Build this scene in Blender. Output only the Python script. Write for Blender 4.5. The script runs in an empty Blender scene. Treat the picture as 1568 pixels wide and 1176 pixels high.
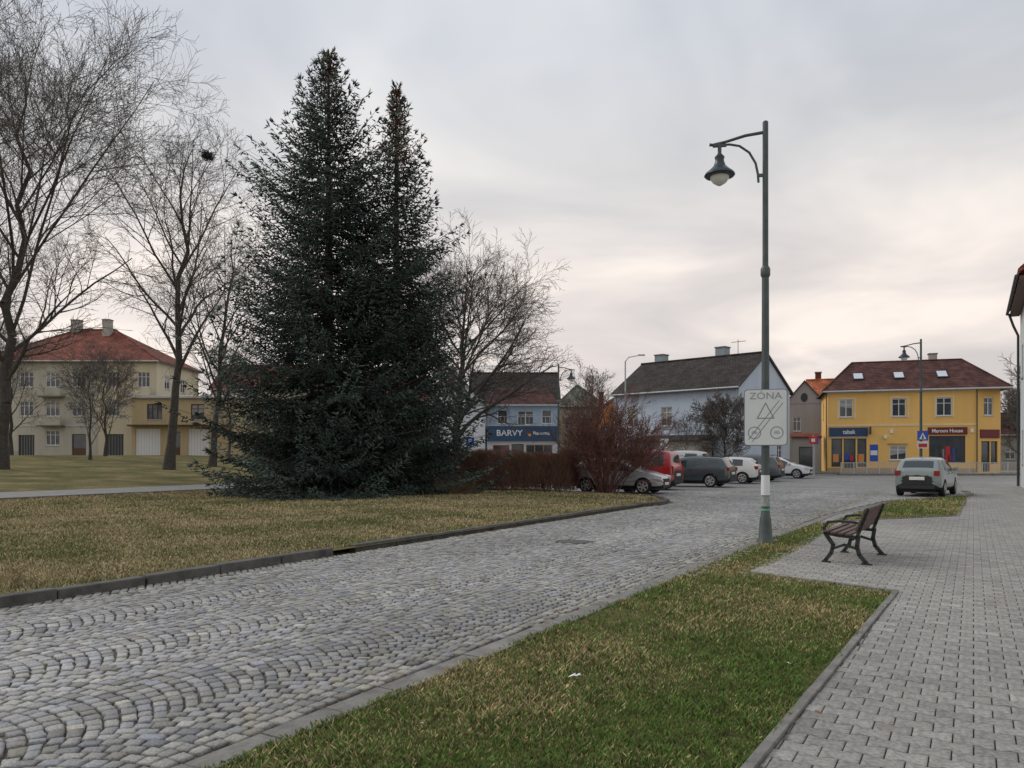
import bpy, bmesh, math, random, time
import numpy as np
from mathutils import Vector, Matrix, noise
T0=time.time()
random.seed(3); rng=np.random.default_rng(5)
scene=bpy.context.scene
COL=scene.collection
TH=math.atan(0.6); DX,DY=math.sin(TH),math.cos(TH)      # street direction
def uv(u,v): return (u*DX+v*DY, u*DY-v*DX)               # street frame: u along, v to the right
def gz(x,y):
    t=-(DY*x-DX*y)
    return 1.5*min(1,max(0,(t-34)/36))
def gzn(x,y): return 1.5*np.clip((-(DY*x-DX*y)-34)/36,0,1)

# ------------------------------------------------------------------ materials
def nt(m):
    m.use_nodes=True; t=m.node_tree; return t,t.nodes,t.links,t.nodes['Principled BSDF']
MATS={}
def mk(name,c,rough=.8,ns=3.,na=.25,bump=0.,bs=40.,metal=0.,c2=None,spec=.5,streak=False):
    if name in MATS: return MATS[name]
    m=bpy.data.materials.new(name); t,N,L,b=nt(m)
    b.inputs['Roughness'].default_value=rough; b.inputs['Metallic'].default_value=metal
    b.inputs['Specular IOR Level'].default_value=spec
    tc=N.new('ShaderNodeTexCoord'); no=N.new('ShaderNodeTexNoise'); no.inputs['Scale'].default_value=ns; no.inputs['Detail'].default_value=5
    no.inputs['Roughness'].default_value=.65
    if streak:
        mp=N.new('ShaderNodeMapping'); mp.inputs['Scale'].default_value=(1,1,.25); L.new(tc.outputs['Object'],mp.inputs[0]); L.new(mp.outputs[0],no.inputs['Vector'])
    else: L.new(tc.outputs['Object'],no.inputs['Vector'])
    r=N.new('ShaderNodeValToRGB'); e=r.color_ramp.elements
    e[0].position=.3; e[1].position=.7
    if c2 is None: c2=tuple(min(1,x*(1+na)) for x in c); c1=tuple(x*(1-na) for x in c)
    else: c1=c
    e[0].color=(*c1,1); e[1].color=(*c2,1)
    L.new(no.outputs['Fac'],r.inputs[0]); L.new(r.outputs[0],b.inputs['Base Color'])
    if bump:
        n2=N.new('ShaderNodeTexNoise'); n2.inputs['Scale'].default_value=bs; n2.inputs['Detail'].default_value=3
        L.new(tc.outputs['Object'],n2.inputs['Vector'])
        bp=N.new('ShaderNodeBump'); bp.inputs['Strength'].default_value=bump; bp.inputs['Distance'].default_value=.02
        L.new(n2.outputs['Fac'],bp.inputs['Height']); L.new(bp.outputs[0],b.inputs['Normal'])
    MATS[name]=m; return m
def mk_attr(name,rough=.8,mul=1.,spec=.3,ns=60.,trans=0.,bump=0.):
    if name in MATS: return MATS[name]
    m=bpy.data.materials.new(name); t,N,L,b=nt(m)
    b.inputs['Roughness'].default_value=rough; b.inputs['Specular IOR Level'].default_value=spec
    a=N.new('ShaderNodeAttribute'); a.attribute_name='Col'
    tc=N.new('ShaderNodeTexCoord'); no=N.new('ShaderNodeTexNoise'); no.inputs['Scale'].default_value=ns; no.inputs['Detail'].default_value=3
    L.new(tc.outputs['Object'],no.inputs['Vector'])
    mr=N.new('ShaderNodeMapRange'); mr.inputs[1].default_value=.3; mr.inputs[2].default_value=.7; mr.inputs[3].default_value=.7*mul; mr.inputs[4].default_value=1.3*mul
    L.new(no.outputs['Fac'],mr.inputs[0])
    mx=N.new('ShaderNodeMix'); mx.data_type='RGBA'; mx.blend_type='MULTIPLY'; mx.inputs['Factor'].default_value=1
    L.new(a.outputs['Color'],mx.inputs['A']); L.new(mr.outputs[0],mx.inputs['B']); L.new(mx.outputs['Result'],b.inputs['Base Color'])
    if bump:
        bp=N.new('ShaderNodeBump'); bp.inputs['Strength'].default_value=bump; bp.inputs['Distance'].default_value=.01
        L.new(no.outputs['Fac'],bp.inputs['Height']); L.new(bp.outputs[0],b.inputs['Normal'])
    MATS[name]=m; return m
def mk_tiles(name,c,row=.3):
    m=bpy.data.materials.new(name); t,N,L,b=nt(m); b.inputs['Roughness'].default_value=.85; b.inputs['Specular IOR Level'].default_value=.25
    tc=N.new('ShaderNodeTexCoord'); sx=N.new('ShaderNodeSeparateXYZ'); L.new(tc.outputs['Object'],sx.inputs[0])
    ad=N.new('ShaderNodeMath'); ad.operation='ADD'; L.new(sx.outputs['X'],ad.inputs[0]); L.new(sx.outputs['Y'],ad.inputs[1])
    cx=N.new('ShaderNodeCombineXYZ'); L.new(ad.outputs[0],cx.inputs[0]); L.new(sx.outputs['Z'],cx.inputs[1])
    br=N.new('ShaderNodeTexBrick'); br.inputs['Scale'].default_value=1; br.inputs['Brick Width'].default_value=.25; br.inputs['Row Height'].default_value=row*.55
    br.inputs['Mortar Size'].default_value=.02; br.inputs['Mortar Smooth'].default_value=.4
    br.inputs['Color1'].default_value=(*[x*.75 for x in c],1); br.inputs['Color2'].default_value=(*[x*1.3 for x in c],1); br.inputs['Mortar'].default_value=(*[x*.35 for x in c],1)
    L.new(cx.outputs[0],br.inputs['Vector'])
    no=N.new('ShaderNodeTexNoise'); no.inputs['Scale'].default_value=1.2; no.inputs['Detail'].default_value=6; L.new(tc.outputs['Object'],no.inputs['Vector'])
    mr=N.new('ShaderNodeMapRange'); mr.inputs[1].default_value=.3; mr.inputs[2].default_value=.7; mr.inputs[3].default_value=.6; mr.inputs[4].default_value=1.35; L.new(no.outputs['Fac'],mr.inputs[0])
    mx=N.new('ShaderNodeMix'); mx.data_type='RGBA'; mx.blend_type='MULTIPLY'; mx.inputs['Factor'].default_value=1
    L.new(br.outputs['Color'],mx.inputs['A']); L.new(mr.outputs[0],mx.inputs['B']); L.new(mx.outputs['Result'],b.inputs['Base Color'])
    bp=N.new('ShaderNodeBump'); bp.inputs['Strength'].default_value=.6; bp.inputs['Distance'].default_value=.03; bp.invert=True
    L.new(br.outputs['Fac'],bp.inputs['Height']); L.new(bp.outputs[0],b.inputs['Normal'])
    MATS[name]=m; return m
def mk_sett(name,w,h,off,c1,c2,mort,arc=False,msize=.014):
    m=bpy.data.materials.new(name); t,N,L,b=nt(m); b.inputs['Roughness'].default_value=.6
    tc=N.new('ShaderNodeTexCoord'); mp=N.new('ShaderNodeMapping'); mp.inputs['Rotation'].default_value=(0,0,TH)
    L.new(tc.outputs['Object'],mp.inputs[0]); vec=mp.outputs[0]
    if arc:
        sx=N.new('ShaderNodeSeparateXYZ'); L.new(vec,sx.inputs[0])
        def ma(op,a,bv=None):
            n=N.new('ShaderNodeMath'); n.operation=op
            for i,q in enumerate((a,bv)):
                if q is None: continue
                if isinstance(q,(int,float)): n.inputs[i].default_value=q
                else: L.new(q,n.inputs[i])
            return n.outputs[0]
        f=ma('FRACT',ma('DIVIDE',sx.outputs['X'],1.4)); g=ma('MULTIPLY',ma('SUBTRACT',f,.5),2.); q=ma('MULTIPLY',ma('MULTIPLY',g,g),.3)
        y=ma('ADD',sx.outputs['Y'],q); cx=N.new('ShaderNodeCombineXYZ'); L.new(sx.outputs['X'],cx.inputs[0]); L.new(y,cx.inputs[1]); vec=cx.outputs[0]
    br=N.new('ShaderNodeTexBrick'); br.inputs['Scale'].default_value=1; br.inputs['Brick Width'].default_value=w; br.inputs['Row Height'].default_value=h
    br.offset=off; br.inputs['Mortar Size'].default_value=msize; br.inputs['Mortar Smooth'].default_value=.3
    br.inputs['Color1'].default_value=(*c1,1); br.inputs['Color2'].default_value=(*c2,1); br.inputs['Mortar'].default_value=(*mort,1); L.new(vec,br.inputs['Vector'])
    no=N.new('ShaderNodeTexNoise'); no.inputs['Scale'].default_value=.35; no.inputs['Detail'].default_value=8; no.inputs['Roughness'].default_value=.7; L.new(tc.outputs['Object'],no.inputs['Vector'])
    mr=N.new('ShaderNodeMapRange'); mr.inputs[1].default_value=.3; mr.inputs[2].default_value=.7; mr.inputs[3].default_value=.7; mr.inputs[4].default_value=1.22; L.new(no.outputs['Fac'],mr.inputs[0])
    mx=N.new('ShaderNodeMix'); mx.data_type='RGBA'; mx.blend_type='MULTIPLY'; mx.inputs['Factor'].default_value=1
    L.new(br.outputs['Color'],mx.inputs['A']); L.new(mr.outputs[0],mx.inputs['B']); L.new(mx.outputs['Result'],b.inputs['Base Color'])
    bp=N.new('ShaderNodeBump'); bp.inputs['Strength'].default_value=.5; bp.inputs['Distance'].default_value=.01; bp.invert=True
    L.new(br.outputs['Fac'],bp.inputs['Height']); L.new(bp.outputs[0],b.inputs['Normal'])
    return m
def mk_lawn(name,a,mid,c):
    m=bpy.data.materials.new(name); t,N,L,b=nt(m); b.inputs['Roughness'].default_value=.95; b.inputs['Specular IOR Level'].default_value=.1
    tc=N.new('ShaderNodeTexCoord')
    def no(s,d=6,r=.6):
        n=N.new('ShaderNodeTexNoise'); n.inputs['Scale'].default_value=s; n.inputs['Detail'].default_value=d; n.inputs['Roughness'].default_value=r; L.new(tc.outputs['Object'],n.inputs['Vector']); return n.outputs['Fac']
    r=N.new('ShaderNodeValToRGB'); e=r.color_ramp.elements; e[0].position=.34; e[0].color=(*a,1); e[1].position=.66; e[1].color=(*c,1)
    x=e.new(.5); x.color=(*mid,1); L.new(no(.4,8,.72),r.inputs[0])
    r2=N.new('ShaderNodeValToRGB'); e=r2.color_ramp.elements; e[0].position=.3; e[0].color=(.55,.55,.55,1); e[1].position=.72; e[1].color=(1.45,1.4,1.3,1); L.new(no(9,5,.8),r2.inputs[0])
    mx=N.new('ShaderNodeMix'); mx.data_type='RGBA'; mx.blend_type='MULTIPLY'; mx.inputs['Factor'].default_value=1
    L.new(r.outputs[0],mx.inputs['A']); L.new(r2.outputs[0],mx.inputs['B']); L.new(mx.outputs['Result'],b.inputs['Base Color'])
    bp=N.new('ShaderNodeBump'); bp.inputs['Strength'].default_value=.7; bp.inputs['Distance'].default_value=.04; L.new(no(25,4,.8),bp.inputs['Height']); L.new(bp.outputs[0],b.inputs['Normal'])
    return m
def glassmat(name='window_glass',c=(.03,.04,.05),r=.08):
    return mk(name,c,r,1.5,.5,spec=.9)
LAWN=mk_lawn('dry_lawn',(.08,.088,.037),(.15,.135,.062),(.27,.215,.115)); VERGE=mk_lawn('verge_grass',(.06,.08,.025),(.10,.105,.04),(.18,.145,.075))
BED=mk('sett_bed',(.085,.078,.062),.95,30,.5,.6,80,c2=(.17,.155,.12))
COBF=mk_sett('granite_setts',.105,.11,.5,(.19,.19,.187),(.29,.29,.28),(.10,.095,.08),arc=True,msize=.010)
PAVF=mk_sett('concrete_pavers',.2,.145,.5,(.23,.222,.205),(.29,.28,.26),(.09,.085,.07),msize=.007)
ASPH=mk('path_asphalt',(.22,.215,.205),.9,2.5,.2,.5,60)
CONC=mk('concrete_kerb',(.18,.175,.16),.9,5,.35,.5,50)
GRAN=mk('granite_kerb',(.085,.083,.075),.8,4,.45,.6,60)
STONE=mk_attr('sett_stone',.65,1.,.3,70.,bump=.5)
PAVER=mk_attr('paver_concrete',.8,1.,.3,40.,bump=.3)
BLADE=mk_attr('grass_blades',.8,1.,.15,8.)
NEEDLE=mk_attr('spruce_needles',.8,1.,.2,3.)
BARK=mk('bark',(.065,.058,.05),.95,6,.4,.6,20)
TWIG=mk('twig_bark',(.12,.105,.092),.95,3,.35)
REDTW=mk('red_twigs',(.15,.07,.055),.95,3,.4)
HEDGETW=mk('hedge_twigs',(.20,.11,.075),.95,2,.45)
GLASS=glassmat(); GLASS2=glassmat('shop_glass',(.05,.06,.065),.06)
WHITE=mk('white_frame',(.75,.75,.73),.5,5,.05)
WPL=mk('white_plaster',(.51,.58,.67),.9,.6,.1,.2,20,streak=True)
WHP=mk('bright_white_plaster',(.64,.66,.69),.9,.6,.1,.2,20,streak=True)
CREAM=mk('cream_plaster',(.62,.55,.39),.9,.5,.12,.2,20,streak=True)
CREAM2=mk('pale_cream_plaster',(.47,.435,.36),.9,.5,.18,.2,20,streak=True)
GREYPL=mk('grey_plaster',(.38,.355,.32),.9,.5,.18,.2,20,streak=True)
YEL=mk('yellow_plaster',(.80,.49,.15),.85,.4,.08,.15,20,streak=True)
ORNG=mk('orange_plaster',(.62,.27,.09),.9,.5,.1,.15,20)
TAN=mk('tan_plaster',(.42,.30,.17),.9,.5,.12)
DK=mk('dark_metal',(.03,.035,.035),.5,5,.3)
LGREY=mk('light_grey_metal',(.45,.46,.47),.5,5,.1)
BROWN=mk('brown_wood',(.10,.05,.03),.6,8,.3)
TBR=mk_tiles('brown_roof_tiles',(.10,.045,.038)); TRED=mk_tiles('red_roof_tiles',(.20,.06,.038)); TDK=mk_tiles('dark_roof_tiles',(.048,.040,.036)); TGR=mk_tiles('green_grey_roof',(.16,.17,.13))
ORT=mk_tiles('orange_roof_tiles',(.42,.13,.06))
BLUE=mk('navy_paint',(.02,.05,.11),.5,3,.1); MAROON=mk('maroon_paint',(.13,.012,.015),.5,3,.1)
SBLUE=mk('sign_blue',(.02,.08,.42),.4,3,.05); SRED=mk('sign_red',(.5,.02,.02),.4,3,.05); SWH=mk('sign_white',(.68,.71,.70),.5,2.,.06); SGR=mk('sign_grey',(.16,.18,.18),.5,5,.1)
POLE=mk('pole_green_paint',(.065,.085,.082),.5,6,.25,.1,60)
TEXTW=mk('letter_white',(.8,.8,.8),.5,3,.02)
CHROME=mk('alloy',(.45,.45,.46),.35,5,.1,metal=.6); TYRE=mk('tyre',(.015,.015,.016),.85,20,.2); PLAST=mk('black_plastic',(.02,.02,.022),.6,20,.2)
TAIL=mk('tail_light',(.26,.012,.01),.2,10,.2); HEAD=mk('head_light',(.55,.58,.6),.1,10,.2); PLATE=mk('number_plate',(.7,.7,.66),.5,10,.05)

# ------------------------------------------------------------------ mesh helpers
def link(o,parent=None):
    COL.objects.link(o)
    if parent is not None: o.parent=parent
    return o
def empty(name,loc,rz=0.):
    e=bpy.data.objects.new(name,None); e.location=loc; e.rotation_euler=(0,0,rz); e.empty_display_size=.3; COL.objects.link(e); return e
class MB:
    def __init__(s): s.v=[];s.f=[];s.m=[];s.ms=[]
    def mi(s,m):
        if m not in s.ms: s.ms.append(m)
        return s.ms.index(m)
    def poly(s,pts,m):
        i=len(s.v); s.v+= [tuple(p) for p in pts]; s.f.append(tuple(range(i,i+len(pts)))); s.m.append(s.mi(m))
    def box(s,x0,y0,z0,x1,y1,z1,m,M=None):
        c=[(x0,y0,z0),(x1,y0,z0),(x1,y1,z0),(x0,y1,z0),(x0,y0,z1),(x1,y0,z1),(x1,y1,z1),(x0,y1,z1)]
        if M is not None: c=[tuple(M@Vector(p)) for p in c]
        i=len(s.v); s.v+=c
        for q in ((0,3,2,1),(4,5,6,7),(0,1,5,4),(1,2,6,5),(2,3,7,6),(3,0,4,7)):
            s.f.append(tuple(i+k for k in q)); s.m.append(s.mi(m))
    def tube(s,pts,rs,m,n=10,cap=True):
        pts=[Vector(p) for p in pts]
        if not hasattr(rs,'__len__'): rs=[rs]*len(pts)
        i0=len(s.v); prev=None
        for k,p in enumerate(pts):
            a=pts[max(0,k-1)]; b=pts[min(len(pts)-1,k+1)]; d=(b-a).normalized()
            if prev is None:
                h=Vector((1,0,0)) if abs(d.x)<.9 else Vector((0,1,0)); x=d.cross(h).normalized()
            else: x=(prev-d*prev.dot(d)).normalized()
            prev=x; y=d.cross(x)
            for j in range(n):
                t=2*math.pi*j/n; s.v.append(tuple(p+(x*math.cos(t)+y*math.sin(t))*rs[k]))
        for k in range(len(pts)-1):
            for j in range(n):
                a=i0+k*n+j; b=i0+k*n+(j+1)%n; s.f.append((a,b,b+n,a+n)); s.m.append(s.mi(m))
        if cap:
            s.f.append(tuple(i0+j for j in reversed(range(n)))); s.m.append(s.mi(m))
            e=i0+(len(pts)-1)*n; s.f.append(tuple(e+j for j in range(n))); s.m.append(s.mi(m))
    def obj(s,name,parent=None,bevel=0,smooth=False,loc=None,rot=None):
        me=bpy.data.meshes.new(name); me.from_pydata(s.v,[],s.f)
        for m in s.ms: me.materials.append(m)
        me.polygons.foreach_set('material_index',s.m)
        if smooth: me.polygons.foreach_set('use_smooth',[True]*len(s.f))
        me.update(); o=bpy.data.objects.new(name,me)
        if smooth and hasattr(me,'set_sharp_from_angle'): me.set_sharp_from_angle(angle=math.radians(40))
        if loc is not None: o.location=loc
        if rot is not None: o.rotation_euler=rot
        link(o,parent)
        if bevel:
            b=o.modifiers.new('bevel','BEVEL'); b.width=bevel; b.segments=2; b.limit_method='ANGLE'
        return o
def npmesh(name,V,F,mat,col=None,smooth=False,parent=None,mats=None,midx=None):
    V=np.asarray(V,dtype=np.float32); F=np.asarray(F,dtype=np.int32)
    me=bpy.data.meshes.new(name); me.vertices.add(len(V)); me.vertices.foreach_set('co',V.ravel())
    k=F.shape[1]; me.loops.add(F.size); me.loops.foreach_set('vertex_index',F.ravel())
    me.polygons.add(len(F)); me.polygons.foreach_set('loop_start',np.arange(len(F),dtype=np.int32)*k); me.polygons.foreach_set('loop_total',np.full(len(F),k,dtype=np.int32))
    for mm in (mats or [mat]): me.materials.append(mm)
    if midx is not None: me.polygons.foreach_set('material_index',midx.astype(np.int32))
    if smooth: me.polygons.foreach_set('use_smooth',np.ones(len(F),dtype=bool))
    if col is not None:
        ca=me.color_attributes.new('Col','FLOAT_COLOR','POINT'); c=np.ones((len(V),4),dtype=np.float32); c[:,:3]=col; ca.data.foreach_set('color',c.ravel())
    me.update(calc_edges=True); me.validate()
    o=bpy.data.objects.new(name,me); link(o,parent); return o
def sheet(name,pts,z,mat,parent=None):
    bm=bmesh.new(); vs=[bm.verts.new((x,y,0)) for x,y in pts]; bm.faces.new(vs)
    for t in (34,70):
        n=Vector((-DY,DX,0)); bmesh.ops.bisect_plane(bm,geom=bm.verts[:]+bm.edges[:]+bm.faces[:],plane_co=n*t,plane_no=n)
    bmesh.ops.triangulate(bm,faces=bm.faces[:])
    for v in bm.verts: v.co.z=gz(v.co.x,v.co.y)+z
    bmesh.ops.recalc_face_normals(bm,faces=bm.faces[:])
    if sum(f.normal.z for f in bm.faces)<0: bmesh.ops.reverse_faces(bm,faces=bm.faces[:])
    me=bpy.data.meshes.new(name); bm.to_mesh(me); me.materials.append(mat); o=bpy.data.objects.new(name,me); return link(o,parent)
def inpoly(x,y,poly):
    r=np.zeros(len(x),dtype=bool); n=len(poly); j=n-1
    for i in range(n):
        xi,yi=poly[i]; xj,yj=poly[j]
        c=((yi>y)!=(yj>y))&(x<(xj-xi)*(y-yi)/(yj-yi+1e-12)+xi); r^=c; j=i
    return r
def text(s,size,mat,parent,loc,rot=(math.pi/2,0,0),name='lettering',sx=1,ext=.012,bold=.012):
    c=bpy.data.curves.new(name,'FONT'); c.body=s; c.size=size; c.align_x='CENTER'; c.align_y='CENTER'; c.extrude=ext; c.resolution_u=3; c.offset=size*bold
    o=bpy.data.objects.new(name,c); COL.objects.link(o); bpy.context.view_layer.update()
    me=bpy.data.meshes.new_from_object(o.evaluated_get(bpy.context.evaluated_depsgraph_get())); bpy.data.objects.remove(o)
    me.materials.clear(); me.materials.append(mat)
    q=bpy.data.objects.new(name,me); q.location=loc; q.rotation_euler=rot; q.scale=(sx,1,1); return link(q,parent)

# ------------------------------------------------------------------ ground
RV=-3.45; LV=-8.62
def pvf(u): return -1.063+.033*u           # kerb line between verge and pavement
UC=9.88; C1=uv(UC,pvf(UC)); C0=uv(-8,pvf(-8)); C2=(3.2,10.3)
sheet('ground',[(-700,-300),(700,-300),(700,900),(-700,900)],-.004,LAWN)
cobN=[uv(-8,LV-.1),uv(-8,RV),uv(22,-3.3),(13.2,26.6),(17.9,29.9),(20,34),(-20,34)]
cobF=[(20,34),(27,46.5),(120,46.5),(120,64.5),(-24,64.5),(-24,50),(-20,34)]
sheet('road_bed',cobN,.004,BED); sheet('cobbled_square',cobF,.022,COBF)
paveN=[uv(-8,RV),uv(22,-3.3),(13.2,26.6),(17.9,29.9),(20,34),(40,34),uv(-8,14)]
paveF=[(20,34),(27,46.5),(120,46.5),(120,34)]
sheet('pavement_bed',paveN,.004,BED); sheet('pavement',paveF,.022,PAVF)
verge=[uv(-8,RV+.22),uv(13.5,RV+.22),uv(16.5,-3.22),uv(19,-3.1),uv(19.2,-2.75),uv(14.6,-2.55),uv(11.4,-2.55),C2,C1,C0]
island=[(7.6,18.2),(13.0,26.3),(17.6,29.7),(11.5,19.8)]
sheet('grass_verge',verge,.026,VERGE); sheet('grass_island',island,.026,VERGE)
lawn=[uv(-22,LV),uv(22,LV),uv(23.5,-8.5),uv(25,-8.8),uv(27.5,-10.3),(3.2,31.2),(0,34),(-8,38.5),(-15,56),(-20,80),(-160,80),(-160,-30)]
sheet('lawn',lawn,.10,LAWN)
sheet('footpath',[uv(-40,-28),uv(38,-28),uv(44,-33.5),uv(-40,-33.5)],.112,ASPH)
sheet('far_sidewalk',[(-24,64.5),(33.4,64.5),(120,64.5),(120,72),(-24,72)],.14,PAVF)
b=MB()
for x in range(-24,100,1): b.box(x,64.35,gz(x,64.4)-.05,x+.99,64.5,gz(x,64.4)+.16,CONC)
b.obj('far_kerb',bevel=.01)

# kerbs
def kerbline(mb,pts,w,h,step,mat,gap=.012,z0=-.05,jit=.006):
    pts=[Vector((*p,0)) for p in pts]
    for a,c in zip(pts,pts[1:]):
        L=(c-a).length; n=max(1,round(L/step)); d=(c-a)/L; r=Vector((d.y,-d.x,0))
        for i in range(n):
            p=a+d*(i*L/n); q=L/n-gap
            M=Matrix(((d.x,r.x,0,p.x+random.uniform(-jit,jit)),(d.y,r.y,0,p.y),(0,0,1,random.uniform(-jit,jit)+gz(p.x,p.y)),(0,0,0,1)))
            mb.box(0,-w,z0,q,0,h,mat,M)
b=MB(); kerbline(b,[uv(-8,LV+.0),uv(8.9,LV+.03)],.16,.14,1.05,GRAN,.02,jit=.012)
kerbline(b,[uv(9.5,LV-.06),uv(22,LV-.06),uv(23.5,-8.5),uv(25,-8.8),uv(27.5,-10.3),(3.2,31.2),(0,34),(-8,38.5)],.16,.13,1.0,GRAN,.02,jit=.01)
b.obj('granite_kerb',bevel=.015)
b=MB(); kerbline(b,[C0,C1,C2],.06,.05,.9,CONC,.008,jit=.004)
kerbline(b,[(7.6,18.2),(11.5,19.8),(17.6,29.7)],.06,.05,.9,CONC,.008,jit=.004)
b.obj('pavement_edging',bevel=.006)
b=MB(); kerbline(b,[uv(-8,RV),uv(13.5,RV),uv(22,-3.3),(13.2,26.6),(17.9,29.9)],-.2,.034,.5,CONC,.01,jit=.003)
b.obj('gutter_slabs',bevel=.006)
b=MB(); kerbline(b,[uv(-30,-28),uv(38,-28)],.08,.16,1.,CONC,.01,jit=.004); b.obj('footpath_edging')

# granite setts (real stones, segmental arcs)
def setts():
    W=1.4; rise=.3; pitch=.108
    cx=[];cu=[];ang=[];hl=[];hw=[]
    for k in range(-16,14):
        vc=(k+.5)*W
        rows=int(46/pitch); off=random.uniform(0,pitch); n=14
        for r in range(rows):
            s=(np.arange(n+1)/n*2-1)+rng.normal(0,.014,n+1); s[0]=-1; s[-1]=1
            s=np.sort(s); e=s*W/2; c=(e[1:]+e[:-1])/2; w=(e[1:]-e[:-1])
            sl=-rise*8*c/W**2; a=np.arctan(sl)
            u0=1+r*pitch+off
            cx.append(vc+c); cu.append(u0+rise*(1-(2*c/W)**2)+rng.normal(0,.004,n)); ang.append(a); hl.append(w/np.cos(a)/2-.0045); hw.append(pitch*np.cos(a)/2-.004)
    v=np.concatenate(cx);u=np.concatenate(cu);a=np.concatenate(ang)+rng.normal(0,.06,len(v));hl=np.concatenate(hl);hw=np.concatenate(hw)
    hl*=1-rng.random(len(v))**3*.18; hw*=1-rng.random(len(v))**3*.15
    x=u*DX+v*DY; y=u*DY-v*DX
    inner=[uv(0,LV+.02),uv(0,RV-.05),uv(22,-3.35),(13.0,26.8),(17.8,30.1),(19.8,34),(-3,34),(2.9,31),uv(27.5,-10.15),uv(25,-8.65),uv(23.5,-8.35),uv(22,LV+.02)]
    k=inpoly(x,y,inner)&(y>2.2)&(x>-.72*y-.5)&(x<.72*y+.5)
    k&=((x-1.14)**2+(y-14)**2)>.36**2
    x,y,u,v,a,hl,hw=[q[k] for q in (x,y,u,v,a,hl,hw)]; n=len(x); print('setts',n)
    ca,sa=np.cos(a),np.sin(a)
    def ring(f,z,jit):
        out=[]
        for sx,sy in ((-1,-1),(1,-1),(1,1),(-1,1)):
            lx=sx*hl*f+rng.normal(0,jit,n); ly=sy*hw*f+rng.normal(0,jit,n)
            vv=v+lx*ca-ly*sa; uu=u+lx*sa+ly*ca
            out.append(np.stack([uu*DX+vv*DY,uu*DY-vv*DX,z],1))
        return out
    h=rng.normal(.028,.003,n)
    R0=ring(1.,np.full(n,.004),.002); R1=ring(.98,h-.007,.004); R2=ring(.74,h,.003)
    for q in R2: q[:,2]+=rng.normal(0,.0012,n)
    V=np.stack(R0+R1+R2,1).reshape(-1,3)
    base=np.arange(n)[:,None]*12; q=[]
    for r in (0,4):
        for j in range(4): q.append([r+j,r+(j+1)%4,r+4+(j+1)%4,r+4+j])
    q.append([8,9,10,11]); q=np.array(q)
    F=(base[:,None,:]+q[None]).reshape(-1,4)[:,::-1]
    g=rng.normal(.268,.045,n).clip(.13,.42)
    g*=1+.12*np.sin(x*.9+y*.33)*np.sin(y*.6-x*.25)+.07*np.sin(x*2.7+1)*np.sin(y*2.1)+.08*np.sin(v*1.9)
    edge=np.exp(-np.abs(v-RV)/.25)+np.exp(-np.abs(v-LV)/.3)
    g*=1-.3*edge.clip(0,1)*rng.random(n)
    warm=rng.normal(.03,.04,n)+.08*edge.clip(0,1); c=np.stack([g*(1+warm),g*(1+warm*.5),g*(1.0-warm*.8)],1)
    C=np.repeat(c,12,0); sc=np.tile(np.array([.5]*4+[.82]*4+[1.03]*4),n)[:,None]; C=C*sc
    npmesh('cobbled_road',V,F,STONE,C,smooth=True)
setts()
# concrete pavers (I-shaped)
def pavers():
    p=.145;a=.011; prof=[(-.1,p/2+a),(-.062,p/2+a),(-.038,p/2-a),(.038,p/2-a),(.062,p/2+a),(.1,p/2+a)]
    pl=prof+[(x,-y) for x,y in reversed(prof)]; pl=np.array(pl)
    I,J=np.meshgrid(np.arange(-60,60),np.arange(-10,330)); I=I.ravel();J=J.ravel()
    v=I*.2+(J%2)*.1; u=J*p
    x=u*DX+v*DY; y=u*DY-v*DX
    area=[uv(-1,RV+.14),uv(22,-3.15),(13.2,26.4),(18,29.8),(20.2,34),(24,34),uv(-1,2.5)]
    k=inpoly(x,y,area)&~inpoly(x,y,[uv(-8,RV+.2),uv(19,-3.1),uv(19.3,-2.75),uv(14.6,-2.6),uv(11.4,-2.6),(3.12,10.27),uv(UC-.12,pvf(UC)-.095),uv(-8,pvf(-8)-.095)])&~inpoly(x,y,[(7.6,18.25),(13,26.4),(17.6,29.6),(11.45,19.9)])
    k&=(y>1.8)&(x<.74*y+.6)
    x=x[k];y=y[k];u=u[k];v=v[k];n=len(u); print('pavers',n)
    h=rng.normal(.028,.0012,n)
    cl=(u<UC-.05)[:,None]
    def ring(s,z): 
        lx=pl[None,:,0]*s[0]; ly=pl[None,:,1]*s[1]; vv=v[:,None]+lx; uu=u[:,None]+ly
        vv=np.where(cl,np.maximum(vv,pvf(uu)+.004),vv)
        return np.stack([uu*DX+vv*DY,uu*DY-vv*DX,np.repeat(z[:,None],12,1)],2)
    R=np.concatenate([ring((.975,.965),np.full(n,.003)),ring((.97,.96),h-.004),ring((.93,.91),h)],1)
    V=R.reshape(-1,3); b=np.arange(n)[:,None,None]*36
    q=[]
    for r in (0,12):
        for j in range(12): q.append([r+j,r+(j+1)%12,r+12+(j+1)%12,r+12+j])
    for j in range(5): q.append([24+j,24+j+1,24+10-j,24+11-j])
    q=np.array(q); F=(b+q[None]).reshape(-1,4)
    g=rng.normal(.262,.022,n); g*=1+.12*np.sin(x*.8+y*.5)*np.sin(y*.45-x*.7)
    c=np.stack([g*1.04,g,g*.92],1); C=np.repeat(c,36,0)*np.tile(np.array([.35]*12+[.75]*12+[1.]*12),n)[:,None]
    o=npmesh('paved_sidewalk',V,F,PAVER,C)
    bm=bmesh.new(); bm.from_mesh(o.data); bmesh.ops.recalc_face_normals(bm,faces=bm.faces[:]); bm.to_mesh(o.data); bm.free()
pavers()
b=MB(); b.tube([(1.14,14,.0),(1.14,14,.026)],.33,DK,28); b.tube([(1.14,14,.0),(1.14,14,.030)],.25,mk('cast_iron',(.09,.085,.08),.7,30,.4,.8,60),28)
b.obj('manhole_cover')

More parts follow.
